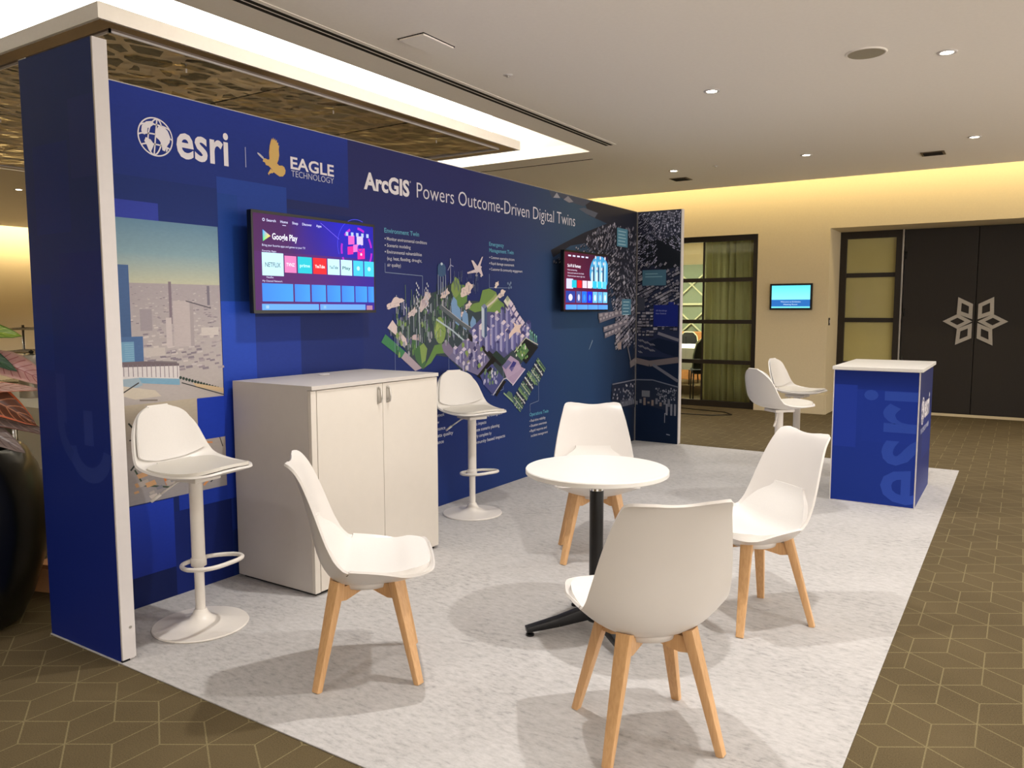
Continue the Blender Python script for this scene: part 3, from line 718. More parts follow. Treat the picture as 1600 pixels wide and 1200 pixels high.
# construction yard at its foot
for q, c_, w_ in [([(.36, .88), (.40, .83), (.40, .70), (.36, .66)], (58, 62, 58), .008), ([(.41, .90), (.44, .80), (.47, .70)], (86, 76, 66), .007), ([(.36, .80), (.40, .80)], (60, 60, 60), .006),
                  ([(.62, .83), (.84, .76), (.86, .70)], (70, 66, 64), .005), ([(.60, .76), (.80, .73)], (212, 140, 90), .008), ([(.44, .72), (.47, .62), (.50, .72), (.46, .66), (.52, .62), (.54, .56)], (206, 128, 76), .011),
                  ([(.38, .66), (.42, .58), (.56, .545)], (70, 84, 70), .008), ([(.74, .52), (.84, .60)], (212, 146, 92), .012), ([(.78, .53), (.86, .585)], (60, 58, 62), .006)]:
    p.line(q, w_, c_)
for i in range(22):
    y = rr.uniform(.36, .84); z = rr.uniform(.52, .73); s_ = rr.uniform(.02, .06)
    p.poly([(y, z), (y+s_, z+s_*.2), (min(.875, y+s_*1.2), z-s_*.3), (y+s_*.2, z-s_*.45)], rr.choice([(196, 186, 178), (132, 132, 140), (178, 168, 160), (112, 122, 128), (204, 160, 118)]))
p.rect(.72, .75, .88, .958, (34, 60, 168)); p.rect(.877, .42, .98, .96, (32, 56, 158))
p.build('printed_backdrop', back)
# --- logos and headline
p = Print((0, 0, 0), (0, 1, 0), (0, 0, 1), (1, 0, 0), base=.0026, step=4e-6)
WHT = (224, 220, 226)
def globe(p, a, b, r, col, bgc, ry=None):
    ry = ry or r
    p.ring(a, b, r, ry, r*.07, col, 44)
    for k in (-.55, 0, .5):      # meridians and parallels
        pts = [(a + k*r*.75*math.cos(t)+r*.12*math.sin(t)*(1 if k else 1), b+ry*.93*math.sin(t)) for t in [R(-86+172*i/16) for i in range(17)]]
        p.line(pts, r*.075, col, False)
    for k in (-.5, .02, .52):
        h = math.sqrt(1-k*k)*.93
        pts = [(a+r*h*math.cos(t), b+k*ry+ry*.16*math.sin(t)-ry*.04) for t in [R(180-180*i/16) for i in range(17)]]
        p.line(pts, r*.075, col, False)
    p.k += 1
    for lobe in ([(.0, .2), (.08, .42), (.22, .62), (.5, .62), (.72, .42), (.85, .12), (.8, -.15), (.62, -.4), (.5, -.66), (.36, -.62), (.33, -.3), (.2, -.12), (.05, -.02)],
                 [(-.78, .2), (-.74, .45), (-.5, .7), (-.2, .78), (-.02, .66), (-.22, .5), (-.42, .38), (-.46, .15), (-.6, .02), (-.72, .05)],
                 [(-.55, -.1), (-.28, -.18), (-.1, -.4), (-.2, -.62), (-.32, -.86), (-.42, -.72), (-.52, -.48), (-.64, -.3)],
                 [(.58, -.5), (.7, -.42), (.66, -.62), (.56, -.7)]):
        p.poly([(a+x*r, b+z*ry) for x, z in lobe], col)
globe(p, .557, 2.193, .089, WHT, B1, .088)
p.text('esri', .664, 2.123, .292, .168, WHT, bold=.02)
p.line([(1.06, 2.232), (1.06, 2.13)], .004, (170, 174, 206))
p.build('company_logo', back, label='white globe mark and wordmark beside it')
p = Print((0, 0, 0), (0, 1, 0), (0, 0, 1), (1, 0, 0), base=.0026, step=4e-6)
GLD = (204, 170, 104)
k_ = lambda L: [(1.133+x*.000975, 2.315-z*.00082) for x, z in L]
# eagle, traced in its own small drawing units
p.poly(k_([(82, 105), (88, 60), (96, 30), (104, 10), (110, 22), (114, 2), (120, 20), (126, 6), (130, 24), (138, 12), (139, 32), (148, 28), (146, 48), (154, 46), (150, 72), (152, 110), (146, 140), (132, 172), (100, 176), (84, 150)]), GLD)
p.poly(k_([(4, 118), (20, 124), (42, 140), (50, 156), (36, 152), (16, 138), (4, 126)]), (190, 186, 190))
p.poly(k_([(40, 158), (52, 146), (74, 152), (92, 140), (130, 160), (150, 176), (172, 172), (186, 180), (194, 200), (190, 222), (174, 242), (150, 246), (130, 236), (112, 226), (96, 206), (76, 190), (58, 188), (52, 172), (38, 170)]), GLD)
p.poly(k_([(90, 205), (112, 224), (100, 234), (92, 232), (86, 240), (80, 236), (78, 250), (70, 240), (78, 226)]), GLD)
p.build('eagle_emblem', back, label='golden eagle emblem')
p = Print((0, 0, 0), (0, 1, 0), (0, 0, 1), (1, 0, 0), base=.0026, step=4e-6)
p.text('EAGLE', 1.358, 2.168, .324, .064, WHT, bold=.022); p.text('TECHNOLOGY', 1.362, 2.126, .318, .033, (190, 194, 214), bold=-.004)
p.build('company_lettering', back)
p = Print((0, 0, 0), (0, 1, 0), (0, 0, 1), (1, 0, 0), base=.0026, step=4e-6)
p.text('ArcGIS', 1.93, 2.134, .425, .1, WHT, bold=.036); p.ring(2.365, 2.228, .006, .006, .002, WHT, 12)
p.text('Powers Outcome-Driven Digital Twins', 2.43, 2.136, 2.2, .098, (214, 212, 222), bold=-.006)
p.build('headline_lettering', back)
# --- captions
p = Print((0, 0, 0), (0, 1, 0), (0, 0, 1), (1, 0, 0), base=.0026, step=4e-6)
HB, TX, LNC = (96, 160, 190), (196, 198, 212), (126, 140, 170)
def cap(y, z, dz, head, hw, lines, hh=.036, th=.021):
    for i, (h, w_) in enumerate(zip(head, hw)): p.text(h, y, z-i*.046, w_, hh*.8, HB, bold=.012)
    z0 = z-(len(head)-1)*.046
    for i, (t, w_, bl) in enumerate(lines):
        zz = z0-dz*(i+1)-.006
        if bl: p.disc(y+.006, zz+.009, .005, .005, TX, 8)
        p.text(t, y+.022, zz, w_, th, TX, bold=.006)
cap(2.107, 1.882, .041, ['Environment Twin'], [.34], [('Monitor environmental conditions', .40, 1), ('Scenario modeling', .23, 1), ('Environmental vulnerabilities', .345, 1), ('(e.g. heat, flooding, drought,', .345, 0), ('air quality)', .13, 0)])
cap(3.272, 1.876, .044, ['Emergency', 'Management Twin'], [.20, .34], [('Common operating picture', .33, 1), ('Rapid damage assessment', .325, 1), ('Customer & community engagement', .45, 1)], th=.02)
cap(3.854, .508, .043, ['Operations Twin'], [.31], [('Real-time visibility', .24, 1), ('Situation awareness', .26, 1), ('Rapid response and', .26, 1), ('incident management', .28, 0)], th=.022)
cap(3.0, .628, .047, ['Planning Twin'], [.3], [('Simulate, review, testing, and', .42, 1), ('assess impacts', .2, 0), ('Evaluate scenario planning', .38, 1), ('Clearly complete by', .27, 0), ('community based impacts', .46, 0)], th=.024)
cap(2.42, .70, .048, ['Infrastructure Twin'], [.33], [('Asset locations network', .26, 1), ('Material use review', .20, 1), ('Plan maintenance', .27, 1), ('Improve data quality', .36, 1), ('and governance', .25, 0)], th=.024)
p.line([(2.108, 1.69), (2.108, 1.632), (2.478, 1.622), (2.478, 1.48)], .004, LNC); p.line([(3.272, 1.665), (3.272, 1.56), (3.53, 1.565)], .004, LNC)
p.line([(4.0, .81), (4.0, .625), (3.862, .61), (3.862, .545)], .004, LNC); p.line([(3.29, .74), (3.46, .77), (3.46, .95)], .004, LNC)
p.line([(2.19, 1.22), (2.19, .96)], .003, LNC); p.line([(2.76, 1.3), (2.76, .9), (2.5, .86)], .003, LNC)
p.build('caption_lettering', back)

# --- isometric city illustration
p = Print((0, 0, 0), (0, 1, 0), (0, 0, 1), (1, 0, 0), base=.0028, step=4e-6)
rr = random.Random(21)
def iso(y, z, w_, h, top=(206, 196, 214), l=(120, 124, 172), r=(84, 84, 140), win=True, rf=.55):
    q = w_*rf
    p.poly([(y-w_, z), (y, z-q), (y, z-q+h), (y-w_, z+h)], l); p.poly([(y, z-q), (y+w_, z), (y+w_, z+h), (y, z-q+h)], r)
    p.poly([(y-w_, z+h), (y, z-q+h), (y+w_, z+h), (y, z+q+h)], top)
    if win:
        n = max(1, int(w_/.014)); p.k += 1
        for i in range(n):
            f = (i+.5)/n
            p.line([(y-w_*(1-f), z-q*f+h*.06), (y-w_*(1-f), z-q*f+h*.94)], .004, mixc(l, (220, 216, 230), .45), False)
            p.line([(y+w_*f, z-q*(1-f)+h*.06), (y+w_*f, z-q*(1-f)+h*.94)], .004, mixc(r, (180, 180, 214), .4), False)
        p.k += 1
def cloud(y, z, a, b, c_):
    pts = []; n = 26
    for i in range(n):
        t = 2*PI*i/n; r = 1 + .16*math.sin(5*t+y*40) + rr.uniform(-.2, .12)
        pts.append((y+a*r*math.cos(t)+.25*a*math.sin(t), z+b*r*math.sin(t)*(1 if math.sin(t) > 0 else .6)+.35*b*math.cos(t)))
    p.poly(pts, c_)
    for i in range(4): p.poly([(y+a*rr.uniform(-.7, .6), z+b*rr.uniform(-.5, .4)) for _ in range(3)], mixc(c_, (120, 104, 130), rr.uniform(.15, .45)))
def blob(y, z, ry, rz, col, n=11, j=.3):
    p.poly([(y+ry*math.cos(2*PI*i/n)*(1-j*rr.random()), z+rz*math.sin(2*PI*i/n)*(1-j*rr.random())) for i in range(n)], col)
G1, G2, G3, PK = (98, 132, 74), (70, 104, 72), (126, 150, 88), (206, 190, 190)
# ground lobes
p.poly([(2.13, 1.26), (2.3, 1.36), (2.45, 1.48), (2.62, 1.52), (2.8, 1.58), (3.0, 1.46), (3.3, 1.46), (3.5, 1.42), (3.72, 1.32), (3.9, 1.22), (3.99, 1.11), (3.84, 1.0), (3.69, .95), (3.78, .91), (3.59, .79), (3.50, .86), (3.40, .80), (3.31, .74), (3.22, .85), (3.04, .93), (2.9, .96), (2.75, 1.06), (2.62, 1.08), (2.48, .99), (2.38, 1.05), (2.27, 1.15)], (58, 70, 78))
p.poly([(2.06, 1.19), (2.1, 1.24), (2.29, 1.12), (2.25, 1.08)], (66, 122, 84)); p.poly([(2.25, 1.08), (2.29, 1.12), (2.46, 1.0), (2.39, .985)], (164, 150, 160))
p.poly([(2.12, 1.28), (2.17, 1.33), (2.26, 1.24), (2.32, 1.19), (2.32, 1.165), (2.27, 1.155), (2.22, 1.22)], PK)
p.poly([(2.33, 1.2), (2.38, 1.23), (2.43, 1.23), (2.43, 1.19), (2.37, 1.17)], (190, 170, 176))
p.poly([(2.34, 1.2), (2.42, 1.19), (2.5, 1.14), (2.5, 1.03), (2.47, .99), (2.4, 1.06)], G2); p.poly([(2.44, 1.15), (2.48, 1.17), (2.52, 1.13), (2.5, 1.05), (2.46, 1.03)], G3)
p.poly([(2.48, 1.0), (2.56, 1.03), (2.62, 1.09), (2.72, 1.09), (2.9, .975), (2.92, .99), (2.7, 1.16), (2.6, 1.15), (2.55, 1.08)], G1)
p.poly([(2.68, 1.15), (2.74, 1.18), (2.84, 1.09), (2.9, 1.0), (2.8, 1.03), (2.7, 1.1)], (122, 112, 138))
for i in range(230):      # forests: slender trunks and crowns
    y = rr.uniform(2.2, 2.95); z = rr.uniform(1.12, 1.48) + (y-2.5)*.12
    c_ = rr.choice([G1, G2, G3, (56, 84, 70), (150, 150, 160), (86, 84, 120)])
    if i % 3: p.line([(y, z), (y, z+rr.uniform(.04, .12))], .006, rr.choice([(40, 56, 60), (150, 158, 170), (86, 110, 90)]), i % 4 == 0)
    else: blob(y, z, rr.uniform(.008, .022), rr.uniform(.014, .036), c_, 7, .5)
blob(2.66, 1.25, .075, .10, G3, 14, .2); blob(2.64, 1.25, .045, .06, (150, 168, 98), 9, .3); p.line([(2.6, 1.2), (2.66, 1.27), (2.71, 1.24)], .006, G1)
for i in range(150):
    y = rr.uniform(2.15, 3.0); z = rr.uniform(1.02, 1.46) + (y-2.5)*.12
    if z < 1.2-abs(y-2.55)*.35 or z > 1.5: continue
    p.line([(y, z), (y, z+rr.uniform(.025, .07))], .0045, rr.choice([(170, 176, 186), (34, 44, 62), (90, 120, 92), (128, 132, 160), (52, 70, 66)]), i % 5 == 0)
blob(2.9, 1.5, .11, .10, G1); blob(2.85, 1.55, .06, .08, G3)
p.poly([(3.0, 1.40), (3.06, 1.44), (3.14, 1.45), (3.18, 1.54), (3.27, 1.555), (3.36, 1.53), (3.40, 1.47), (3.47, 1.44), (3.48, 1.385), (3.38, 1.36), (3.29, 1.37), (3.16, 1.385), (3.08, 1.375)], (112, 142, 80))
p.poly([(3.19, 1.42), (3.32, 1.49), (3.36, 1.52), (3.39, 1.47), (3.33, 1.44), (3.27, 1.4)], (146, 160, 104))
p.line([(3.18, 1.39), (3.33, 1.46), (3.42, 1.52)], .016, (196, 188, 176))
for c_, y, z, a, b in [((208, 192, 190), 2.19, 1.43, .085, .05), ((196, 182, 184), 2.5, 1.44, .06, .09), ((214, 196, 190), 2.98, 1.53, .08, .075), ((206, 190, 186), 2.72, 1.5, .05, .045), ((212, 194, 188), 2.93, 1.36, .05, .03), ((212, 198, 190), 3.44, 1.51, .05, .045), ((220, 206, 196), 3.37, 1.58, .03, .035), ((200, 186, 186), 2.37, 1.37, .05, .04), ((212, 196, 192), 3.0, 1.42, .04, .04)]:
    cloud(y, z, a*.95, b*.85, c_)
for y, z in ((2.84, 1.38), (2.93, 1.345), (3.03, 1.30), (2.80, 1.44)): p.poly([(y, z-.08), (y+.04, z-.1), (y+.07, z-.06), (y+.06, z+.02), (y+.02, z+.05), (y-.01, z+.0)], (118, 152, 192))
# rivers / roads
p.line([(2.62, 1.33), (2.8, 1.25), (3.0, 1.14), (3.12, 1.07)], .012, (170, 186, 196)); p.line([(2.66, 1.42), (2.9, 1.3), (3.15, 1.2)], .03, (92, 100, 108)); p.line([(2.68, 1.43), (2.92, 1.31), (3.16, 1.21)], .005, (170, 170, 174))
# the downtown block on its slab
p.poly([(3.0, 1.24), (3.25, 1.38), (3.6, 1.36), (3.85, 1.2), (3.99, 1.11), (3.62, 1.08), (3.42, 1.0), (3.15, 1.14)], (84, 84, 128))
p.poly([(3.0, 1.22), (3.05, 1.2), (3.45, .98), (3.42, .95), (3.22, 1.06), (3.0, 1.18)], (38, 38, 42))
bl = []
for i in range(11):
    for j in range(8):
        y = 3.08 + i*.075 + rr.uniform(-.015, .015); z = 1.07 + j*.042 - abs(y-3.45)*.12 + rr.uniform(-.01, .01)
        if z < 1.04 + abs(y-3.46)*.22 or z > 1.34 - abs(y-3.5)*.32: continue
        bl.append((z, y))
for z, y in sorted(bl, reverse=True):
    hmax = .17 if 3.15 < y < 3.65 else .07
    c_ = rr.choice([((206, 196, 214), (150, 148, 190), (92, 90, 148)), ((184, 176, 200), (128, 128, 178), (80, 80, 138)), ((214, 200, 206), (170, 160, 190), (110, 104, 150)), ((64, 62, 110), (110, 112, 160), (70, 72, 126))])
    iso(y, z, rr.uniform(.022, .038), rr.uniform(.04, hmax), *c_)
iso(3.20, 1.20, .036, .22, (120, 130, 160), (176, 190, 206), (56, 78, 118)); iso(3.52, 1.44, .055, .02, (206, 206, 190), (60, 60, 90), (150, 140, 160), False, .8); iso(3.52, 1.475, .03, .006, (150, 160, 140), (190, 190, 170), (190, 190, 170), False, .8)
for i, (y, z) in enumerate([(3.57, 1.42), (3.61, 1.38), (3.65, 1.34), (3.7, 1.3), (3.74, 1.27)]): iso(y, z, .035, .02, (206, 192, 208), (110, 104, 150), (70, 66, 112), False, .8)
p.poly([(3.54, 1.2), (3.62, 1.26), (3.60, 1.30), (3.66, 1.27), (3.74, 1.28), (3.70, 1.24), (3.72, 1.2), (3.66, 1.22), (3.6, 1.2), (3.54, 1.16)], (216, 194, 184))
for y in (3.86, 3.89, 3.93, 3.96): p.line([(y, 1.12), (y, 1.22-.05*(y-3.86)/.1)], .018, (84, 140, 130)); p.disc(y, 1.22-.05*(y-3.86)/.1, .01, .01, (140, 190, 176), 8)
p.poly([(3.62, 1.06), (3.78, 1.17), (3.99, 1.08), (3.80, .95)], (34, 36, 40)); p.poly([(3.64, 1.04), (3.76, 1.12), (3.84, 1.06), (3.73, .98)], (90, 128, 84))
for i in range(26): blob(rr.uniform(3.64, 3.84), rr.uniform(1.0, 1.12), .012, .014, rr.choice([G3, (206, 210, 200), (130, 180, 110), (64, 90, 66)]), 7)
p.line([(3.62, 1.055), (3.79, 1.165), (3.985, 1.1)], .008, (196, 196, 180))
# lower lobes
p.poly([(2.75, 1.06), (2.95, 1.18), (3.12, 1.14), (3.32, .97), (3.13, .9), (2.92, .965)], (112, 108, 142))
for i in range(40):
    y = rr.uniform(2.8, 3.28); z = rr.uniform(.95, 1.14)
    if abs(y-3.02)*.55+abs(z-1.04) > .15: continue
    if i % 2: iso(y, z, rr.uniform(.014, .032), rr.uniform(.02, .07), (196, 186, 206), (140, 138, 176), (86, 82, 130))
    else: blob(y, z, .02, .022, rr.choice([G3, (190, 184, 200), (56, 56, 100), (140, 140, 110)]))
p.poly([(3.1, .9), (3.31, 1.04), (3.36, 1.01), (3.16, .87)], (32, 30, 30)); p.poly([(3.3, 1.05), (3.46, .95), (3.52, .985), (3.36, 1.08)], (44, 60, 56))
p.poly([(3.14, .9), (3.3, .98), (3.46, .86), (3.31, .74), (3.2, .82)], (74, 78, 130)); p.poly([(3.22, .93), (3.28, .96), (3.31, .93), (3.26, .9)], (30, 30, 34))
for i in range(26): blob(rr.uniform(3.18, 3.4), rr.uniform(.82, .94), .014, .02, rr.choice([(150, 150, 190), (56, 72, 96), (104, 130, 96), (190, 190, 204)]), 7)
p.poly([(3.34, .74), (3.46, .84), (3.50, .83), (3.36, .72)], (36, 36, 36)); p.line([(3.31, .735), (3.46, .85), (3.5, .855), (3.6, .795)], .008, (190, 190, 200))
p.poly([(3.44, .95), (3.56, 1.03), (3.68, .98), (3.72, .93), (3.78, .91), (3.6, .795), (3.5, .86)], (166, 146, 176)); p.poly([(3.44, .955), (3.52, 1.0), (3.58, .975), (3.49, .925)], (110, 106, 150)); p.poly([(3.54, .93), (3.6, .985), (3.65, .97), (3.58, .9)], (62, 60, 128))
for i in range(12): p.line([(3.5+i*.018, .85+.005*i), (3.52+i*.018, .93+.002*i)], .003, (198, 180, 204), False)
p.k += 1; p.line([(3.59, .79), (3.78, .91)], .01, (206, 196, 214))
def diamond(a, b):        # striped data tiles
    for i in range(9):
        f = i/9; g = (i+.62)/9
        y0_, z0_ = a[0]+(b[0]-a[0])*f, a[1]+(b[1]-a[1])*f; y1_, z1_ = a[0]+(b[0]-a[0])*g, a[1]+(b[1]-a[1])*g
        c_ = [(110, 142, 110), (84, 110, 120), (160, 176, 150), (90, 120, 96), (58, 60, 66), (206, 206, 210), (44, 52, 70), (130, 160, 110), (96, 124, 100)][i]
        p.poly([(y0_, z0_), (y1_, z1_), (y1_+.13, z1_-.105), (y0_+.13, z0_-.105)], c_)
        for k2 in range(4): p.line([(y0_+.02+.025*k2, z0_-.016-.02*k2), (y0_+.03+.025*k2, z0_-.024-.02*k2)], .01, rr.choice([(190, 196, 190), (50, 70, 90), (120, 150, 100)]), False)
        p.k += 1
diamond((3.84, .86), (3.99, 1.0)); diamond((3.68, .76), (3.84, .90)); diamond((3.575, .665), (3.70, .775))
p.poly([(3.50, .73), (3.53, .75), (3.58, .73), (3.6, .68), (3.57, .66)], (84, 110, 96)); p.line([(3.46, .74), (3.6, .655)], .012, (150, 176, 140))
# aeroplane, turbine, water tower, rain, sensors
p.poly([(3.185, 1.79), (3.17, 1.785), (3.115, 1.715), (3.06, 1.755), (3.035, 1.755), (3.08, 1.69), (2.985, 1.665), (2.99, 1.655), (3.09, 1.668), (3.1, 1.66), (3.13, 1.675), (3.17, 1.645), (3.185, 1.648), (3.16, 1.70), (3.17, 1.715), (3.15, 1.72)], (208, 194, 200))
p.disc(3.10, 1.648, .012, .01, (200, 190, 196), 10); p.disc(3.16, 1.645, .01, .008, (200, 190, 196), 10)
p.line([(2.785, 1.755), (2.785, 1.58)], .007, (150, 152, 184)); p.line([(2.785, 1.71), (2.82, 1.70)], .007, (150, 152, 184)); p.line([(2.785, 1.71), (2.755, 1.67)], .007, (150, 152, 184)); p.line([(2.28, 1.45), (2.28, 1.36)], .006, (190, 190, 210)); p.line([(2.28, 1.42), (2.30, 1.40)], .006, (190, 190, 210))
for y in (2.645, 2.67, 2.70, 2.727): p.line([(y, 1.65), (y, 1.5)], .008, (132, 144, 170))
p.poly([(2.64, 1.69), (2.655, 1.71), (2.685, 1.72), (2.715, 1.71), (2.73, 1.69), (2.73, 1.64), (2.7, 1.625), (2.66, 1.625), (2.64, 1.64)], (62, 90, 126)); p.disc(2.685, 1.712, .012, .01, (190, 204, 222), 10)
for i in range(34):
    y = rr.uniform(2.82, 3.12); z = rr.uniform(1.56, 1.68); p.line([(y, z), (y, z-.05)], .004, (92, 104, 140), False)
for i in range(26):
    y = 2.41+(i % 3)*.012+.10*(i > 12); z = 1.57-(i % 13)*.015; p.poly([(y, z+.012), (y+.006, z), (y, z-.01), (y-.006, z)], (196, 200, 214), None, False)
p.k += 1
for y, z in ((3.55, 1.59), (3.525, 1.6), (3.57, 1.57), (3.54, 1.565), (3.565, 1.605)): p.disc(y, z, .011, .011, (110, 128, 160), 8)
p.build('city_illustration', back)

# --- dark relief map of a harbour city, on the far end of the back panel
def blocks(p, rnd, region, n, s0, s1, ang, cols, keep):
    for i in range(n):
        y = rnd.uniform(*region[0]); z = rnd.uniform(*region[1])
        if not keep(y, z): continue
        a = round(ang(y, z)/.45)*.45; c, d = math.cos(a), math.sin(a); g_ = (s0+s1)*.62
        yy, zz = y*c+z*d, -y*d+z*c; yy = (round(yy/(g_*1.35))+.12*rnd.random())*g_*1.35; zz = (round(zz/g_)+.12*rnd.random())*g_; y, z = yy*c-zz*d, yy*d+zz*c
        if not (region[0][0] < y < region[0][1] and region[1][0] < z < region[1][1]): continue
        s_ = rnd.uniform(s0, s1); w_, h = s_*rnd.uniform(.9, 1.6), s_*rnd.uniform(.55, .95)
        y2 = min(max(y, region[0][0]+w_), region[0][1]-w_*.6) if w_*2 < region[0][1]-region[0][0] else y
        pts = [(y2-w_/2*c+h/2*d, z-w_/2*d-h/2*c), (y2+w_/2*c+h/2*d, z+w_/2*d-h/2*c), (y2+w_/2*c-h/2*d, z+w_/2*d+h/2*c), (y2-w_/2*c-h/2*d, z-w_/2*d+h/2*c)]
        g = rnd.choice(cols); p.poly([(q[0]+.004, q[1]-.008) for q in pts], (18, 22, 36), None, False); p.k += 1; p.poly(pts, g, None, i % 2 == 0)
p = Print((0, 0, 0), (0, 1, 0), (0, 0, 1), (1, 0, 0), base=.0016, step=5e-6)
rr = random.Random(8)
GR = [(136, 136, 150), (104, 104, 118), (166, 164, 178), (84, 86, 102), (122, 120, 134)]
p.poly([(4.79, H-.001), (5.985, H-.001), (5.985, 1.2), (5.8, 1.05), (5.72, 1.25), (5.5, 1.5), (5.12, 1.9), (4.82, 2.0), (4.55, 1.96), (4.24, 1.84), (4.2, 1.9), (4.44, 1.98), (4.82, 2.1), (5.28, 2.22), (4.9, 2.26)], (40, 42, 54))
p.poly([(4.16, H-.001), (4.22, 2.34), (4.3, 2.37), (4.42, 2.355), (4.5, 2.33), (4.62, 2.34), (4.79, 2.33), (4.95, H-.001)], (70, 76, 92)); p.poly([(4.24, 2.345), (4.3, 2.395), (4.36, 2.355)], (150, 150, 160)); p.poly([(4.42, 2.35), (4.5, 2.39), (4.6, 2.35), (4.52, 2.335)], (136, 134, 142))
p.poly([(4.7, 2.3), (4.8, 2.32), (5.08, 2.3), (5.02, 2.25), (4.85, 2.27)], (84, 90, 106))
ridge = lambda y: 1.86 + .36*min(1, max(0, (y-4.3)/1.0))
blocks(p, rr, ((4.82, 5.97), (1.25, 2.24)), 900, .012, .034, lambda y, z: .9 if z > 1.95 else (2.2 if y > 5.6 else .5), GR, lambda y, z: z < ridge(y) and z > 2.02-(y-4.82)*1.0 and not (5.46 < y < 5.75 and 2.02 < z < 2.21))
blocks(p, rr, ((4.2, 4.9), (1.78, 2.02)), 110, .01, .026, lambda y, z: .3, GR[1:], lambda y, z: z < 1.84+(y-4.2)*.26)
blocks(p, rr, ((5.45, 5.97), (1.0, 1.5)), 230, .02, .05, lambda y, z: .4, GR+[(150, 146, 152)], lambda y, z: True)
for (a, b, c, d, h) in [(5.10, 1.33, 5.68, 1.36, .06), (5.12, 1.29, 5.45, 1.34, .05), (5.21, 1.20, 5.77, 1.27, .05), (5.24, 1.14, 5.6, 1.2, .05)]:
    p.line([(a, b), (c, d)], h, (116, 112, 124)); n = 5
    for i in range(n):
        f = i/n; p.line([(a+(c-a)*(f+.03), b+(d-b)*(f+.03)+.008), (a+(c-a)*(f+.15), b+(d-b)*(f+.15)+.008)], h*.45, (160, 154, 162))
p.line([(5.56, 1.06), (5.78, 1.12)], .03, (116, 112, 120)); p.poly([(5.53, 1.05), (5.62, 1.07), (5.62, .99), (5.54, 1.0)], (150, 134, 130)); p.line([(5.77, 1.02), (5.86, .84), (5.98, .86)], .02, (110, 108, 114)); p.line([(5.84, .82), (5.985, .86)], .07, (112, 106, 108))
p.poly([(5.42, .64), (5.985, .66), (5.985, .36), (5.6, .4), (5.4, .5)], (36, 42, 60)); p.line([(5.42, .65), (5.985, .655)], .012, (110, 112, 126))
for i in range(46):
    y, z = rr.uniform(5.44, 5.96), rr.uniform(.42, .62)
    if z < .5-.3*(y-5.42): continue
    p.disc(y, z, .012, .012, rr.choice([(130, 132, 146), (90, 94, 108), (156, 156, 166)]), 8)
for i in range(16): p.rect(5.6+i*.023, .40, 5.612+i*.023, .45+.02*(i % 2), (120, 122, 134), adv=False)
p.k += 1
for (a, b, c, d, cl) in [(5.49, 2.02, 5.74, 2.2, (84, 132, 156)), (5.62, 1.34, 5.84, 1.5, (80, 124, 148))]:
    p.rect(a, b, c, d, cl)
    for i in range(5): p.line([(a+.03, d-.03-i*.032), (c-.04-.02*(i % 2), d-.03-i*.032)], .007, (160, 194, 206), False)
    p.k += 1
p.poly([(4.905, 1.02), (4.915, 1.02), (4.985, 1.1), (4.975, 1.11)], (130, 150, 176))
p.build('relief_map_print', back)
# corner strip, top edge
bp(MB().box((0, 5.975, FZ), (.012, 5.987, H), .001).build('corner_profile', 'steel'))
bp(MB().box((-.052, .0, H), (.002, 5.99, H+.004)).build('top_profile', 'steel'))

# --- near wing
wing = bp(MB().box((-.05, 0, FZ), (.48, .055, H)).build('side_panel', 'white_trim', None))
p = Print((0, 0, 0), (1, 0, 0), (0, 0, 1), (0, -1, 0), base=.0006, step=2e-5)
grad(p, [-.05, .12, .3, .479], [FZ, .4, .8, 1.2, 1.6, 2.0, H], lambda a, z: mixc((26, 42, 122), (40, 60, 124), (z-.6)/1.2))
p.rect(.02, 1.7, .28, 2.05, (38, 58, 132)); p.rect(.18, 1.25, .479, 1.62, (36, 52, 124)); p.rect(-.05, 1.15, .1, 1.5, (34, 54, 130)); p.rect(.3, 1.9, .479, 2.2, (46, 62, 130))
G_ = (44, 60, 134)
p.ring(.33, .86, .16, .15, .062, G_, 30, R(185), R(350)); p.rect(.295, .86, .362, 1.0, G_); p.rect(.1, .94, .17, 1.14, (40, 56, 128)); p.ring(.30, .94, .2, .19, .05, (40, 56, 128), 16, R(180), R(235))
p.build('printed_graphic', wing)
e = bp(MB().box((.48, -.001, FZ+.008), (.49, .056, H), .002).build('end_trim', 'white_trim')); e['label'] = 'white vertical end trim'
e2 = bp(MB().box((.478, -.002, FZ), (.488, .03, .012)).build('levelling_foot', 'black_plastic'))
lk = bp(MB().tube([(.49, .036, .14), (.4915, .036, .14)], .006, 12).build('cam_lock', 'steel'))
# --- far wing
fwg = bp(MB().box((0, 5.99, FZ), (.48, 6.045, H)).build('side_panel', 'white_trim'))
p = Print((0, 5.99, 0), (1, 0, 0), (0, 0, 1), (0, -1, 0), base=.0006, step=5e-6)
p.rect(0, FZ, .479, H, (48, 52, 70), bot=(30, 42, 74)); p.rect(0, FZ, .479, .9, (24, 36, 60), bot=(20, 34, 58))
rr = random.Random(17)
p.poly([(.0, 2.2), (.2, 2.1), (.479, 2.15), (.479, 1.83), (.3, 1.8), (.1, 1.88), (0, 1.9)], (34, 38, 46))
blocks(p, rr, ((.0, .478), (1.84, 2.38)), 620, .008, .02, lambda y, z: .7+3*(y-.1) if y < .3 else 2.3-4*(z-2.1), [(150, 152, 176), (176, 176, 200), (104, 108, 128), (128, 130, 152)], lambda y, z: z > 2.12-.5*abs(y-.2) or y < .22)
blocks(p, rr, ((.0, .478), (1.1, 1.86)), 420, .016, .036, lambda y, z: .2+1.2*(z-1.4), GR+[(150, 148, 156)], lambda y, z: not (z < 1.2 and y > .2) and not (.05 < y < .35 and 1.66 < z < 1.82))
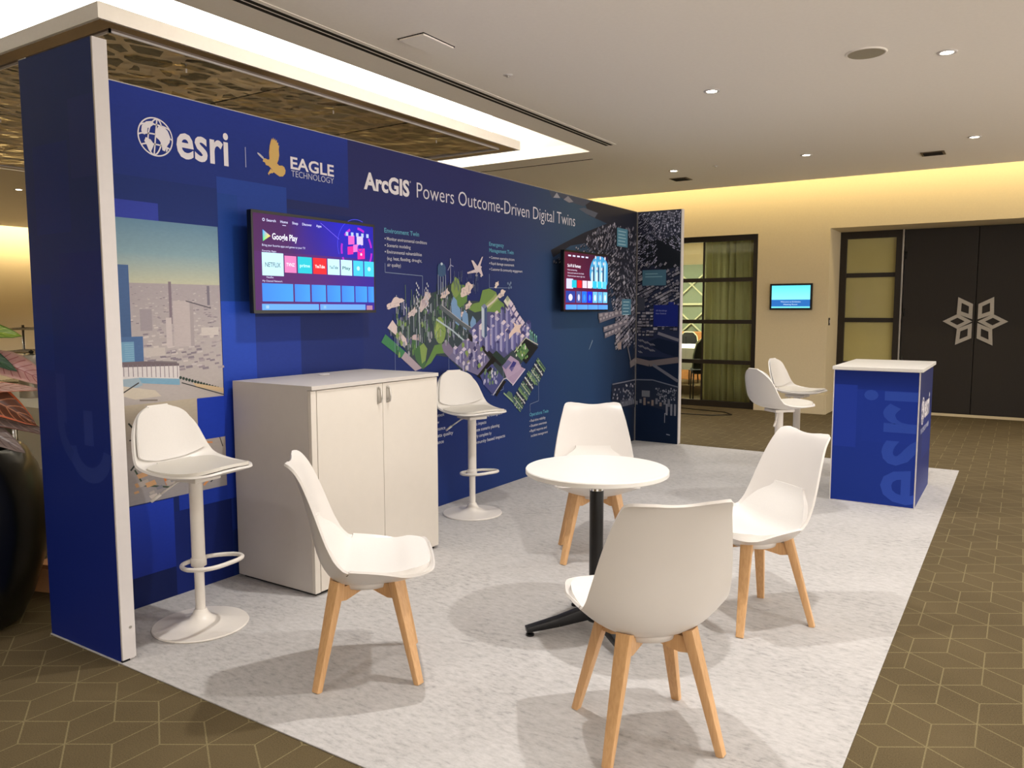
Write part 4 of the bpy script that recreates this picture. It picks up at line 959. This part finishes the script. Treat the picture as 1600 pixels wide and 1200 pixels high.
p.poly([(.25, 1.1), (.478, 1.05), (.478, .9), (.3, .95), (.12, 1.05)], (24, 34, 56)); p.line([(.0, .86), (.16, .83), (.478, .88)], .06, (112, 104, 106)); p.line([(.2, .82), (.478, .66)], .03, (104, 106, 118)); p.line([(.25, 1.15), (.478, 1.08)], .03, (120, 120, 132))
for i in range(20): p.line([(.03+.02*(i % 9), 1.08-.02*(i//3)), (.06+.02*(i % 9), 1.06-.02*(i//3))], .008, (124, 126, 138), False)
p.k += 1
p.poly([(0, .66), (.478, .62), (.478, .33), (.3, .36), (0, .42)], (36, 44, 62)); p.line([(0, .655), (.2, .66), (.478, .60)], .012, (104, 110, 126)); p.rect(.08, .48, .17, .545, (112, 116, 124))
for i in range(60): p.disc(rr.uniform(.24, .47), rr.uniform(.44, .58), .008, .01, rr.choice([(136, 138, 150), (96, 100, 112)]), 7)
for i in range(9): p.rect(.01+i*.045, .39+.02*(i % 2), .035+i*.045, .43+.02*(i % 3), rr.choice([(128, 116, 110), (110, 112, 122)]), adv=False)
for x in (.35, .40, .44): p.rect(x, .3, x+.022, .42, (124, 126, 138))
p.line([(.34, .22), (.34, .32), (.37, .31)], .006, (150, 152, 164)); p.line([(.36, .1), (.40, .095)], .01, (130, 140, 160))
p.rect(.07, 1.64, .33, 1.80, (78, 118, 140)); p.rect(.02, 1.38, .1, 1.52, (66, 70, 84)); p.rect(.2, 1.22, .465, 1.44, (30, 42, 122)); p.rect(.36, 1.44, .42, 1.47, (30, 42, 122))
for i in range(2): p.line([(.1, 1.76-i*.03), (.24+.05*i, 1.76-i*.03)], .008, (130, 172, 190))
p.text('3D Buildings', .225, 1.375, .12, .014, (150, 158, 206)); p.text('New Zealand', .225, 1.345, .11, .014, (150, 158, 206))
rb = blocks(p, rr, ((.36, .47), (1.55, 1.66)), 8, .02, .03, lambda y, z: 0, GR, lambda y, z: True)
p.build('relief_map_print', fwg)
e = bp(MB().box((.48, 5.989, FZ+.004), (.49, 6.046, H), .002).build('end_trim', 'white_trim')); e['label'] = 'white vertical end trim'

# ================================================================= TELEVISIONS
def tv(name, y0, y1, lab):
    t = empty(name, (0.004, (y0+y1)/2, 1.64), 0, lab, 'television', 'televisions on the booth wall'); w_ = (y1-y0)/2
    MB().box((.085, -w_, -.262), (.119, w_, .262), .004).build('housing', 'black_plastic', t)
    MB().box((.03, -w_*.6, -.18), (.086, w_*.6, .14), .01).build('rear_cover', 'black_plastic', t)
    MB().box((.0, -.15, -.12), (.03, .15, .12), .003).build('wall_bracket', 'black_metal', t)
    p = Print((.1192, -w_+.012, -.245), (0, 1, 0), (0, 0, 1), (1, 0, 0), base=0, step=6e-6)
    return t, p, 2*w_-.024
t, p, W_ = tv('television', .984, 1.886, 'larger-looking near television showing an app menu with blue tiles, above the white cabinet')
Hh = .495
g = [(66, 14, 72), (60, 12, 82), (20, 10, 150), (8, 10, 190), (14, 8, 160)]
for i in range(4):
    for j in range(2):
        z0_, z1_ = (0, .3, .495)[j:j+2]
        low = [(74, 18, 92), (78, 18, 96), (76, 16, 110), (60, 20, 130), (44, 24, 140)]
        A, B = (low, g) if j else (low, low)
        if j: A, B = [mixc(low[k], g[k], .6) for k in range(5)], g
        p.poly([(W_*i/4, z0_), (W_*(i+1)/4, z0_), (W_*(i+1)/4, z1_), (W_*i/4, z1_)], None, [A[i], A[i+1], B[i+1], B[i]], False)
p.k += 1
# orbit picture
p.ring(W_*.84, .37, .155, .155, .003, (70, 70, 230), 40, R(70), R(200)); p.line([(W_*.52, .48), (W_*.68, .40)], .003, (110, 90, 230))
for a in (10, 60, 115, 165, 200, 330): p.ring(W_*.84, .345, .13, .135, .014, (170, 20, 190), 8, R(a), R(a+26))
for (a, b, s_, c_) in [(.79, .40, .05, (226, 90, 190)), (.87, .40, .052, (206, 190, 236)), (.78, .34, .045, (236, 20, 150)), (.83, .355, .042, (226, 110, 200)), (.88, .325, .06, (240, 10, 150))]:
    p.poly([(W_*a-s_/2, b-s_/2), (W_*a+s_/2, b-s_/2+.006), (W_*a+s_/2, b+s_/2+.006), (W_*a-s_/2, b+s_/2)], c_)
p.disc(W_*.88, .325, .008, .008, (255, 210, 240), 10); p.ring(W_*.87, .36, .022, .022, .006, (60, 40, 200), 16)
LT = (214, 216, 250)
p.ring(.066, .462, .008, .008, .003, LT, 12)
for s_, a, w_ in [('Search', .085, .06), ('Home', .175, .05), ('Shop', .255, .04), ('Discover', .325, .068), ('Apps', .425, .038)]: p.text(s_, a, .455, w_, .013, LT, bold=.01)
p.line([(.188, .443), (.212, .443)], .003, LT)
for i in range(5): p.rect(W_*.74+i*.042, .425, W_*.74+i*.042+.02, .447, (170, 190, 240))
p.poly([(.058, .352), (.058, .412), (.108, .382)], None, [(60, 220, 120), (40, 160, 250), (250, 200, 60)]); p.text('Google Play', .118, .366, .17, .032, (236, 236, 250), bold=.02)
p.text('Bring your favorite apps and games to your TV', .052, .328, .29, .011, LT); p.text('Favorite Apps', .052, .300, .09, .009, LT)
tiles = [(.048, .14, (190, 240, 250), 'NETFLIX', (90, 110, 130)), (.196, .08, (236, 120, 180), 'TVNZ', (255, 230, 240)), (.286, .1, (20, 190, 206), 'prime', (190, 250, 250)), (.395, .1, (230, 26, 40), 'YouTube', (255, 240, 240)), (.503, .093, (190, 240, 250), 'YouTube', (60, 80, 100)), (.605, .09, (190, 240, 245), 'Play', (60, 90, 110)), (.705, .082, (60, 196, 240), '', None), (.796, .082, (60, 200, 236), '', None)]
for i, (a, w_, c_, s_, tc_) in enumerate(tiles):
    hh = .118 if i == 0 else .088; b = .178 if i == 0 else .198
    p.rect(a, b, a+w_, b+hh, c_)
    if s_: p.text(s_, a+w_*.14, b+hh*.38, w_*.72, hh*.2, tc_, bold=.02)
    else: p.disc(a+w_/2, b+hh/2, .013, .013, (180, 236, 250), 12)
p.text('Netflix', .075, .165, .045, .009, LT); p.text('My Channel Network', .048, .146, .13, .009, LT)
for a, w_ in [(.044, .205), (.26, .108), (.38, .105), (.495, .103), (.608, .10), (.718, .098), (.824, .05)]: p.rect(a, .045+.0, a+w_, .138, (52, 128, 240), right=(58, 150, 236))
p.rect(.04, .0, .43, .032, (96, 160, 246)); p.rect(.44, .0, .80, .032, (100, 156, 246)); p.rect(.81, .0, .86, .026, (170, 120, 150)); p.rect(.065, .008, .085, .024, (150, 190, 250)); p.rect(.465, .008, .485, .024, (130, 180, 250))
p.build('screen_image', t, 'screen')
MB().box((.1185, -.451, .247), (.1205, .451, .262)).build('bezel_top', 'black_plastic', t); MB().box((.1185, -.451, -.262), (.1205, .451, -.246)).build('bezel_bottom', 'black_plastic', t)
t, p, W_ = tv('television', 4.215, 5.065, 'farther television showing a dark red menu with a group picture, near the headline end')
p.poly([(0, 0), (W_, 0), (W_, Hh), (0, Hh)], None, [(110, 20, 64), (84, 14, 60), (30, 10, 44), (84, 10, 40)])
pts = [(W_*.8+.2*math.cos(R(a)), .33+.16*math.sin(R(a))) for a in range(-60, 240, 12)]
p.poly([(min(q[0], W_), min(q[1], Hh-.01)) for q in pts], (60, 150, 200))
for i in range(9):
    a = W_*.62+i*.032; b = .27+.05*(i % 3); p.poly([(a-.018, .2), (a+.018, .2), (a+.02, b+.05), (a, b+.08), (a-.02, b+.05)], [(206, 236, 244), (40, 70, 110), (150, 206, 226)][i % 3]); p.disc(a, b+.1, .013, .016, (216, 206, 210), 10)
for i in range(5): p.rect(.06+i*.08, .455, .11+i*.08, .468, LT)
p.text('Sci-Fi & Fantasy', .05, .365, .24, .025, (240, 236, 246), bold=.02)
for i, w_ in enumerate((.17, .3, .32)): p.text(['Now streaming', 'Series and movies for the family', 'Watch the latest season right now'][i], .05, .335-i*.026, w_, .012, (214, 206, 226), bold=.01)
for i in range(8):
    a = .03+i*.098; c_ = [(206, 206, 240), (30, 190, 210), (230, 30, 40), (240, 210, 226), (236, 220, 232), (50, 190, 240), (60, 200, 240), (90, 200, 240)][i]; w_ = .12 if i == 0 else .085
    if a+w_ > W_: w_ = W_-a-.004
    p.rect(a, .19 if i else .18, a+w_, .255 if i else .265, c_)
for i in range(7):
    a = .02+(i*.118 if i < 1 else .19+(i-1)*.105); w_ = .17 if i == 0 else .092
    if a+w_ > W_: w_ = W_-a-.004
    if w_ < .01: continue
    p.rect(a, .06, a+w_, .16, [(40, 60, 150), (70, 90, 160), (30, 110, 240), (10, 40, 236), (110, 190, 240), (90, 170, 236), (120, 200, 240)][i]); p.disc(a+w_/2, .105, w_*.22, .03, [(226, 216, 240), (206, 206, 240), (60, 140, 250), (60, 130, 250), (226, 240, 250), (150, 206, 240), (220, 240, 250)][i], 12)
for i in range(4): p.rect(.02+i*.205, .0, .02+i*.205+.197, .042, (80, 150, 246), right=(90, 160, 246))
p.build('screen_image', t, 'screen')
MB().box((.1185, -.425, .247), (.1205, .425, .262)).build('bezel_top', 'black_plastic', t); MB().box((.1185, -.425, -.262), (.1205, .425, -.246)).build('bezel_bottom', 'black_plastic', t)

# ================================================================= FURNITURE
# --- moulded shell chairs on beech legs
CH = [(.250, .452, .200, .002), (.240, .440, .214, .010), (.20, .406, .228, .036), (.14, .376, .236, .066), (.06, .362, .240, .092), (-.02, .359, .242, .104), (-.09, .366, .240, .106), (-.138, .400, .236, .098),
      (-.170, .460, .232, .080), (-.188, .53, .226, .064), (-.200, .60, .216, .050), (-.215, .665, .204, .042), (-.232, .73, .190, .034), (-.250, .785, .176, .026), (-.268, .825, .166, .014), (-.290, .842, .158, .004)]
def tulip(loc, rz, lab):
    t = empty('shell_chair', loc, rz, lab, 'chair', 'white shell chairs around the small round table')
    sheet(CH, .10, .09, p0=2.6, p1=2.6, thick=.009, dip=.055, pw=2.3).build('seat_shell', 'shell', t, True, 50)
    sheet(CH, .16, .3, t0=.03, t1=.66, thick=.040, off=.046, taper=.22, wmul=.93, liftmul=.42, p0=2.4, p1=2.2, pw=2.3, crown=.004, N=26, U=18).build('seat_pad', 'pad', t, True, 60)
    MB().lathe([(0, .336), (.08, .336), (.10, .342), (.11, .372), (.06, .374), (0, .37)], 28).build('mount_plate', 'shell', t, True)
    for a in (45, 135, 225, 315):
        c, s_ = math.cos(R(a)), math.sin(R(a)); r0, r1 = .150, .2616
        lg = MB().beam((c*r0, s_*r0, .385), (c*r1, s_*r1, 0), (.052, .038), (.032, .025), (-s_, c, 0), .22).build('leg', 'wood', t, True, 35)
        m = MB(); w_ = .013
        A = [(r0-.002, .362), (r0+.012, .312), (r0-.03, .306), (.012, .328), (.0, .345), (.0, .355)]
        m.prism([(c*x - -s_*w_*-1*0 + s_*w_, s_*x - c*w_, z) for x, z in A], (-s_*2*w_, c*2*w_, 0)); m.build('cross_rail', 'wood', t)
    return t
ch = tulip((1.325, .507, FZ), R(43), 'white shell chair seen from its side, in front of the white cabinet')
for loc, rz, lab in [((2.425, .652, FZ), R(133), 'white shell chair nearest the camera, seen from behind, in front of the round table'),
                     ((2.44, 1.82, FZ), R(231), 'white shell chair to the right of the round table, facing left'),
                     ((1.43, 2.245, FZ), R(-59), 'white shell chair behind the round table, facing the camera')]:
    c = copy_tree(ch); c.location = loc; c.rotation_euler.z = rz; c['label'] = lab

# --- bar stools
ST = [(.220, .722, .120, .004), (.205, .712, .150, .008), (.16, .700, .178, .016), (.09, .690, .196, .024), (.0, .686, .203, .032), (-.08, .690, .205, .040), (-.135, .706, .202, .046), (-.168, .742, .196, .048),
      (-.186, .79, .186, .044), (-.198, .845, .172, .036), (-.208, .90, .152, .026), (-.216, .945, .128, .014), (-.222, .972, .105, .004)]
def stool(loc, rz, lab, dz=0, ring=0):
    t = empty('bar_stool', loc, rz, lab, 'bar stool', 'white gas lift bar stools')
    o = sheet(ST, .22, .26, p0=2.1, p1=2.2, thick=.010, pw=2.6, N=40, U=20).build('seat_shell', 'shell_stool', t, True, 50)
    q = sheet(ST, .3, .25, t0=.035, t1=.52, thick=.014, off=.017, wmul=.88, liftmul=.5, p0=2.0, p1=2.0, crown=.006, N=24, U=18).build('seat_pad', 'pad_grey', t, True, 60)
    q2 = sheet(ST, .1, .3, t0=.56, t1=.975, thick=.006, off=.005, wmul=.90, liftmul=.98, p1=2.2, pw=2.6, N=20, U=16).build('back_pad', 'pad', t, True, 60)
    MB().box((-.08, -.07, .655), (.08, .07, .676), .006).build('mount_plate', 'white_metal', t)
    MB().lathe([(.0, .0), (.2, .0), (.203, .004), (.20, .009), (.15, .013), (.09, .022), (.05, .036), (.034, .055), (.026, .075), (.0, .075)], 56).build('base', 'white_metal', t, True, 40)
    MB().lathe([(.021, .05), (.021, .31), (.0215, .311)], 32).build('lower_column', 'white_metal', t, True, 40)
    MB().lathe([(.0, .275), (.0275, .275), (.0285, .285), (.0285, .655), (.0, .655)], 32).build('gas_lift_cover', 'white_metal', t, True, 40)
    pts = []
    for i in range(36):
        a = 2*PI*i/36; c, s_ = math.cos(a), math.sin(a); r = (abs(c)**2.6+abs(s_)**2.6)**(-1/2.6)
        pts.append((.075+.115*c*r, .125*s_*r*(1 if c > 0 else (1-.25*abs(c))), .298+.012*c))
    fr = MB().tube(pts, .0095, 10, closed=True).build('footrest', 'white_metal', t, True)
    if ring: fr.rotation_euler.z = ring
    MB().lathe([(.029, .270), (.033, .272), (.033, .305), (.029, .308)], 28).build('collar', 'white_metal', t, True)
    MB().tube([(-.03, -.02, .66), (-.055, -.05, .648), (-.075, -.075, .625), (-.10, -.10, .60)], .0045, 8).tube([(-.10, -.10, .60), (-.13, -.125, .57)], .0075, 10).build('height_lever', 'white_metal', t, True)
    return t
s1 = stool((.417, .405, FZ), R(6), 'white bar stool nearest the camera, standing between the wall end and the white cabinet')
for loc, rz, lab in [((.31, 2.61, FZ), R(-20), 'white bar stool standing to the right of the white cabinet against the blue wall'),
                     ((1.97, 4.10, FZ), R(50), 'white bar stool left of the pair by the blue counter, seen from behind its back'),
                     ((1.85, 5.16, FZ), R(-8), 'white bar stool right of the pair by the blue counter, facing the camera side')]:
    c = copy_tree(s1); c.location = loc; c.rotation_euler.z = rz; c['label'] = lab

# --- cabinet
cb = empty('storage_cabinet', (.315, 1.39, FZ), 0, 'white two door storage cabinet against the blue exhibition wall', 'cabinet')
x0, x1, y0, y1, zt = -.285, .285, -.48, .48, 1.03
MB().box((x0+.02, y0+.02, 0), (x1-.02, y1-.02, .018)).build('plinth', 'black_plastic', cb)
MB().box((x0, y0, .016), (x1-.022, y0+.018, zt-.018), .001).box((x0, y1-.018, .016), (x1-.022, y1, zt-.018), .001).box((x0, y0+.018, .016), (x0+.01, y1-.018, zt-.018)).box((x0+.01, y0+.018, .016), (x1-.022, y1-.018, .034)).box((x1-.05, y0+.018, .4), (x1-.024, y1-.018, .42)).build('carcass', 'laminate_grey', cb)
MB().box((x0, y0, zt-.02), (x1+.008, y1+.004, zt), .0015).build('cabinet_top', 'laminate_grey', cb)
MB().box((x1-.021, y0, .016), (x1, y0+.034, zt-.024), .001).build('filler_strip', 'laminate', cb)
ym = .02
for a, b, hy in ((y0+.038, ym-.0015, ym-.035), (ym+.0015, y1-.001, ym+.035)):
    d_ = MB().box((x1-.019, a, .018), (x1, b, zt-.024), .001).build('door', 'laminate', cb)
    h_ = MB(); h_.tube([(x1+.0, hy, .905), (x1+.018, hy, .912), (x1+.022, hy, .935), (x1+.022, hy, .955), (x1+.018, hy, .978), (x1, hy, .985)], .0065, 10); h_.box((x1, hy-.009, .90), (x1+.004, hy+.009, .99), .0015)
    h_.build('handle', 'steel', d_, True, 40)
MB().lathe([(0, 0), (.03, 0), (.034, .004), (.03, .007), (0, .007)], 24, (.0-.15, .02, zt)).build('cable_grommet', 'white_trim', cb, True, 40)

# --- round cafe table
ct = empty('cafe_table', (1.915, 1.30, FZ), R(0), 'small round white cafe table on a black column with four feet', 'table')
MB().lathe([(0, .692), (.298, .692), (.305, .696), (.305, .712), (.302, .716), (0, .716)], 72).build('tabletop', 'top_white', ct, True, 35)
MB().lathe([(0, .672), (.06, .672), (.06, .692), (0, .692)], 28).build('top_plate', 'black_metal', ct, True, 35)
MB().lathe([(0, .06), (.030, .06), (.030, .62), (0, .62)], 32).build('column', 'black_metal', ct, True, 35)
MB().lathe([(0, .62), (.029, .62), (.029, .672), (0, .672)], 32).build('chrome_sleeve', 'chrome', ct, True, 35)
MB().lathe([(0, .045), (.036, .045), (.045, .06), (.045, .11), (.036, .125), (0, .125)], 32).build('hub', 'black_metal', ct, True, 35)
for a in (44, 136, 224, 320):
    c, s_ = math.cos(R(a)), math.sin(R(a)); f_ = MB()
    f_.beam((c*.02, s_*.02, .088), (c*.17, s_*.17, .052), (.05, .062), (.044, .04), (-s_, c, 0), .2); f_.beam((c*.17, s_*.17, .052), (c*.31, s_*.31, .028), (.044, .04), (.04, .022), (-s_, c, 0), .2)
    lg = f_.build('foot', 'black_metal', ct, True, 35)
    MB().lathe([(0, 0), (.018, 0), (.018, .008), (.008, .012), (.008, .024), (0, .024)], 18, (c*.292, s_*.292, 0)).build('levelling_glide', 'black_plastic', lg, True, 40)

# --- blue counter
cn = empty('promotion_counter', (2.565, 4.82, FZ), 0, 'blue printed exhibition counter with a white top', 'counter')
a, b, hc = .278, .465, .955
MB().box((-a, -b, 0), (a, b, hc), .002).build('body', 'white_trim', cn)
MB().box((-a-.012, -b-.014, hc), (a+.018, b+.01, hc+.026), .004).build('countertop', 'top_white', cn)
p = Print((-a, -b, 0), (1, 0, 0), (0, 0, 1), (0, -1, 0), base=.0008, step=2e-5)
W_ = 2*a
p.rect(.004, .004, W_-.006, hc-.002, (34, 58, 156), bot=(28, 52, 138)); p.rect(.004, .82, W_-.006, hc-.002, (26, 44, 118), bot=(30, 52, 140)); p.rect(.004, .4, .16, .85, (36, 60, 160)); p.rect(.2, .45, W_-.006, .82, (32, 56, 150))
GH = (48, 76, 170)
# large ghosted wordmark turned to read upwards, cropped at the right edge
p.text('esri', .665, .02, .80, .49, GH, bold=.012, rot=R(90), clipa=None)
for i in range(len(p.v)):
    q = p.v[i]
    if q.x > a-.006: p.v[i] = Vector((a-.006, q.y, q.z))
p.build('printed_front', cn)
p = Print((a, -b, 0), (0, 1, 0), (0, 0, 1), (1, 0, 0), base=.0008, step=1e-5)
D_ = 2*b
p.rect(.005, .004, D_-.006, hc-.002, (30, 42, 92), bot=(28, 46, 116)); p.rect(.3, .3, D_-.006, .6, (32, 50, 120)); p.rect(.005, .6, .35, .8, (34, 46, 100))
globe(p, .27, .66, .10, WHT, B1, .10); p.text('esri', .39, .60, .34, .17, WHT, bold=.03); p.text('THE SCIENCE OF WHERE', .18, .50, .56, .035, (190, 194, 214), bold=.01)
p.build('printed_side', cn)
for sx in (-1, 1): MB().box((sx*a-.003, -b-.003, 0), (sx*a+.003, -b+.003, hc)).build('corner_profile', 'white_trim', cn)

# --- potted plant at the left edge
pt = empty('potted_plant', (-.47, -.175, 0), 0, 'large round black glazed planter with coloured leaves at the left edge', 'plant')
MB().lathe([(0, 0), (.20, 0), (.235, .02), (.285, .12), (.335, .28), (.358, .44), (.352, .58), (.325, .70), (.285, .785), (.265, .80), (.25, .79), (.27, .72), (.28, .66), (0, .66)], 64).build('pot', 'black_pot', pt, True, 60)
MB().lathe([(0, .675), (.15, .68), (.275, .665)], 32).build('soil', 'soil', pt)
def leafmat(name, c1, c2, vein, edge):
    m, nt, b_ = newmat(name); n = nt.nodes; L = nt.links
    tc = n.new('ShaderNodeUVMap'); sp = n.new('ShaderNodeSeparateXYZ'); L.new(tc.outputs[0], sp.inputs[0])
    def mt(op, a_, c_=None):
        x = n.new('ShaderNodeMath'); x.operation = op
        for i, v in enumerate((a_, c_)):
            if v is None: continue
            if isinstance(v, (int, float)): x.inputs[i].default_value = v
            else: L.new(v, x.inputs[i])
        return x.outputs[0]
    av = mt('ABSOLUTE', mt('SUBTRACT', sp.outputs[1], .5))
    ph = mt('FRACT', mt('MULTIPLY', mt('SUBTRACT', sp.outputs[0], mt('MULTIPLY', av, .35)), 10))
    vn = mt('MAXIMUM', mt('LESS_THAN', ph, .16), mt('LESS_THAN', av, .02))
    t_ = n.new('ShaderNodeTexNoise'); t_.inputs['Scale'].default_value = 9; L.new(tc.outputs[0], t_.inputs['Vector'])
    m1 = n.new('ShaderNodeMix'); m1.data_type = 'RGBA'; m1.inputs[6].default_value = lin4(c1); m1.inputs[7].default_value = lin4(c2); L.new(t_.outputs['Fac'], m1.inputs[0])
    m2 = n.new('ShaderNodeMix'); m2.data_type = 'RGBA'; L.new(vn, m2.inputs[0]); L.new(m1.outputs[2], m2.inputs[6]); m2.inputs[7].default_value = lin4(vein)
    m3 = n.new('ShaderNodeMix'); m3.data_type = 'RGBA'; L.new(mt('GREATER_THAN', av, .42), m3.inputs[0]); L.new(m2.outputs[2], m3.inputs[6]); m3.inputs[7].default_value = lin4(edge)
    L.new(m3.outputs[2], b_.inputs['Base Color']); b_.inputs['Roughness'].default_value = .35
    return m
LM = {'lime': leafmat('lime_leaf', (96, 140, 30), (140, 164, 40), (170, 190, 80), (80, 120, 30)), 'dark': leafmat('dark_green_leaf', (44, 74, 54), (58, 90, 66), (80, 112, 80), (40, 66, 50)),
      'pink': leafmat('pink_leaf', (204, 150, 150), (226, 180, 176), (180, 110, 110), (214, 170, 160)), 'blush': leafmat('blush_leaf', (196, 160, 146), (216, 180, 170), (150, 100, 84), (206, 140, 120)),
      'red': leafmat('red_veined_leaf', (84, 52, 38), (110, 62, 42), (176, 116, 84), (196, 96, 56)), 'mauve': leafmat('mauve_leaf', (92, 76, 72), (124, 104, 100), (150, 126, 118), (98, 60, 52)), 'grey': leafmat('grey_leaf', (120, 106, 102), (146, 130, 126), (96, 80, 78), (126, 108, 104))}
def leaf(base, tip, width, mat, rise=.08, name='leaf', roll=0):
    B_, T_ = Vector(base), Vector(tip); bm = bmesh.new(); uvl = bm.loops.layers.uv.new('UVMap'); n = 14; k = 6; rows = []
    D_ = T_-B_; L_ = D_.length; t_ = D_.normalized(); sd = t_.cross(Vector((0, 0, 1))).normalized(); sd = Matrix.Rotation(roll, 3, t_) @ sd; nn = sd.cross(t_)
    for i in range(n+1):
        f = i/n; w_ = width*(math.sin(PI*min(1, f**.8))**.75)*(1-.15*f)+.002; c_ = B_+D_*f+Vector((0, 0, 1))*rise*math.sin(PI*f)
        rows.append([(bm.verts.new(c_+sd*w_*(j/k-.5)*1.0+nn*(abs(j/k-.5)*w_*.35+.006*math.sin(f*40)*abs(j/k-.5))), f, j/k) for j in range(k+1)])
    for i in range(n):
        for j in range(k):
            q = (rows[i][j], rows[i][j+1], rows[i+1][j+1], rows[i+1][j]); fc = bm.faces.new([x[0] for x in q])
            for lp_, x in zip(fc.loops, q): lp_[uvl].uv = (x[1], x[2])
    me = bpy.data.meshes.new(name); bm.to_mesh(me); bm.free(); o = link(name, me, LM[mat], pt, True)
    sd_ = o.modifiers.new('thickness', 'SOLIDIFY'); sd_.thickness = .002; return o
# tips in the planter's own frame: right = towards the wall end, height above floor
def at(u_, z, dpt=0): return (u_*.84+dpt*-.54, u_*.54+dpt*.84, z)
def stem(a_, b_, mid=.1):
    A_, B_ = Vector(a_), Vector(b_); MB().tube([A_, (A_+B_)/2+Vector((0, 0, mid)), B_], [.006, .005, .003], 8).build('stem', 'soil', pt, True)
for bs, tp, wd, mt_, rs, rl in [(at(-.10, 1.25), at(.345, 1.285), .13, 'lime', .035, R(50)), (at(-.05, 1.20), at(.315, 1.135), .11, 'dark', .05, R(50)), (at(.12, 1.19, .05), at(.44, 1.06, .05), .12, 'pink', .02, R(55)), (at(-.05, 1.03), at(.41, 1.055), .06, 'blush', .02, R(60)),
                                (at(-.05, 1.02), at(.385, .90), .17, 'red', .06, R(52)), (at(-.02, .93), at(.43, .86), .11, 'mauve', .04, R(50)), (at(-.05, .84), at(.36, .79, -.05), .13, 'grey', .06, R(45)),
                                (at(.0, 1.0), at(-.45, 1.1), .16, 'red', .08, R(40)), (at(-.1, 1.15), at(-.4, 1.4), .13, 'lime', .05, R(30)), (at(0, .9), at(-.1, .98, -.4), .14, 'mauve', .06, 0), (at(-.05, 1.05), at(-.15, 1.2, -.35), .12, 'pink', .05, 0)]:
    leaf(bs, tp, wd, mt_, rs, roll=rl); stem((bs[0]*.2, bs[1]*.2, .67), bs, .02)

# --- things seen through the gap left of the booth
def gap(x, y, rz, lab, name, cat): return empty(name, (x, y, 0), rz, lab, cat)
g1 = gap(-4.5, 2.3, R(30), 'chrome framed shelving trolley behind the planter, left of the booth', 'shelf_trolley', 'trolley')
for sx in (-.45, .45):
    for sy in (-.25, .25): MB().tube([(sx, sy, .03), (sx, sy, 1.25)], .014, 12).build('post', 'chrome', g1, True)
for z in (.35, .72, 1.0, 1.22):
    m = MB()
    for i in range(12): m.tube([(-.45, -.25+i*.0455, z), (.45, -.25+i*.0455, z)], .004, 6)
    m.tube([(-.45, -.25, z), (.45, -.25, z), (.45, .25, z), (-.45, .25, z)], .008, 8, closed=True); m.build('wire_shelf', 'chrome', g1, True)
g2 = gap(-2.9, 1.35, 0, 'buffet table under a floor length white cloth, left of the booth wall', 'buffet_table', 'table')
MB().box((-1.0, -.4, .72), (1.0, .4, .75)).build('tabletop', 'top_white', g2)
for sx in (-.9, .9):
    for sy in (-.33, .33): MB().tube([(sx, sy, 0), (sx, sy, .72)], .02).build('leg', 'black_metal', g2, True)
m = MB(); m.box((-1.02, -.42, .752), (1.02, .42, .757)); m.box((-1.02, -.425, .01), (1.02, -.42, .757)); m.box((1.02, -.42, .01), (1.025, .42, .757)); m.box((-1.025, -.42, .01), (-1.02, .42, .757))
tag(m.build('tablecloth', 'cloth', None, loc=(-2.9, 1.35, 0)), 'floor length white cloth over the buffet table left of the booth', 'tablecloth')
for i, (dx, dy, h, r) in enumerate([(.20, -.1, .34, .09), (.52, .1, .42, .10), (.82, -.15, .28, .08)]):
    o = empty('beverage_urn', (-2.9+dx, 1.35+dy, .757), 0, ['steel urn on the buffet table, left one of three', 'tallest steel urn, in the middle of the buffet table', 'shortest steel urn, nearest the booth on the buffet table'][i], 'urn', 'urns on the buffet table')
    MB().lathe([(0, 0), (r, 0), (r, h*.8), (r*.8, h*.92), (0, h*.95)], 28).build('body', 'steel', o, True, 40); MB().lathe([(0, h*.95), (.014, h*.95), (.018, h), (0, h*1.03)], 12).build('lid_knob', 'black_plastic', o, True)
bx = empty('cardboard_box', (-.62, .36, 0), R(18), 'open orange brown cardboard box on the carpet between planter and booth', 'box')
MB().box((-.14, -.12, 0), (.14, .12, .12), .003).build('body', 'cardboard', bx)
MB().prism([(-.14, -.12, .12), (.14, -.12, .12), (.15, -.17, .16), (-.15, -.17, .16)], (0, 0, .003)).build('flap', 'cardboard', bx)
def bstool(x, y, rz, lab):
    t = empty('chrome_chair', (x, y, 0), rz, lab, 'chair')
    MB().box((-.2, -.2, .44), (.2, .2, .475), .012).build('seat', 'grey_panel', t)
    MB().box((-.2, .18, .62), (.2, .2, .86), .008).build('backrest', 'grey_panel', t)
    for sx in (-1, 1):
        MB().tube([(sx*.19, .2, .9), (sx*.19, .19, .45), (sx*.2, .22, 0)], .012, 10).build('leg', 'chrome', t, True); MB().tube([(sx*.19, -.18, .45), (sx*.2, -.2, 0)], .012, 10).build('leg', 'chrome', t, True)
    return t
bstool(-1.25, .45, R(200), 'grey chair with chrome legs behind the black planter')
cbl = MB().tube([(-.9, 8.5, .006), (-.5, 8.3, .006), (.05, 8.35, .006), (.25, 8.55, .006), (.1, 8.75, .006), (-.6, 8.9, .006)], .006, 6).build('floor_cable', 'black_plastic', None, True)
tag(cbl, 'thin black cable lying on the carpet in front of the glass wall', 'cable')
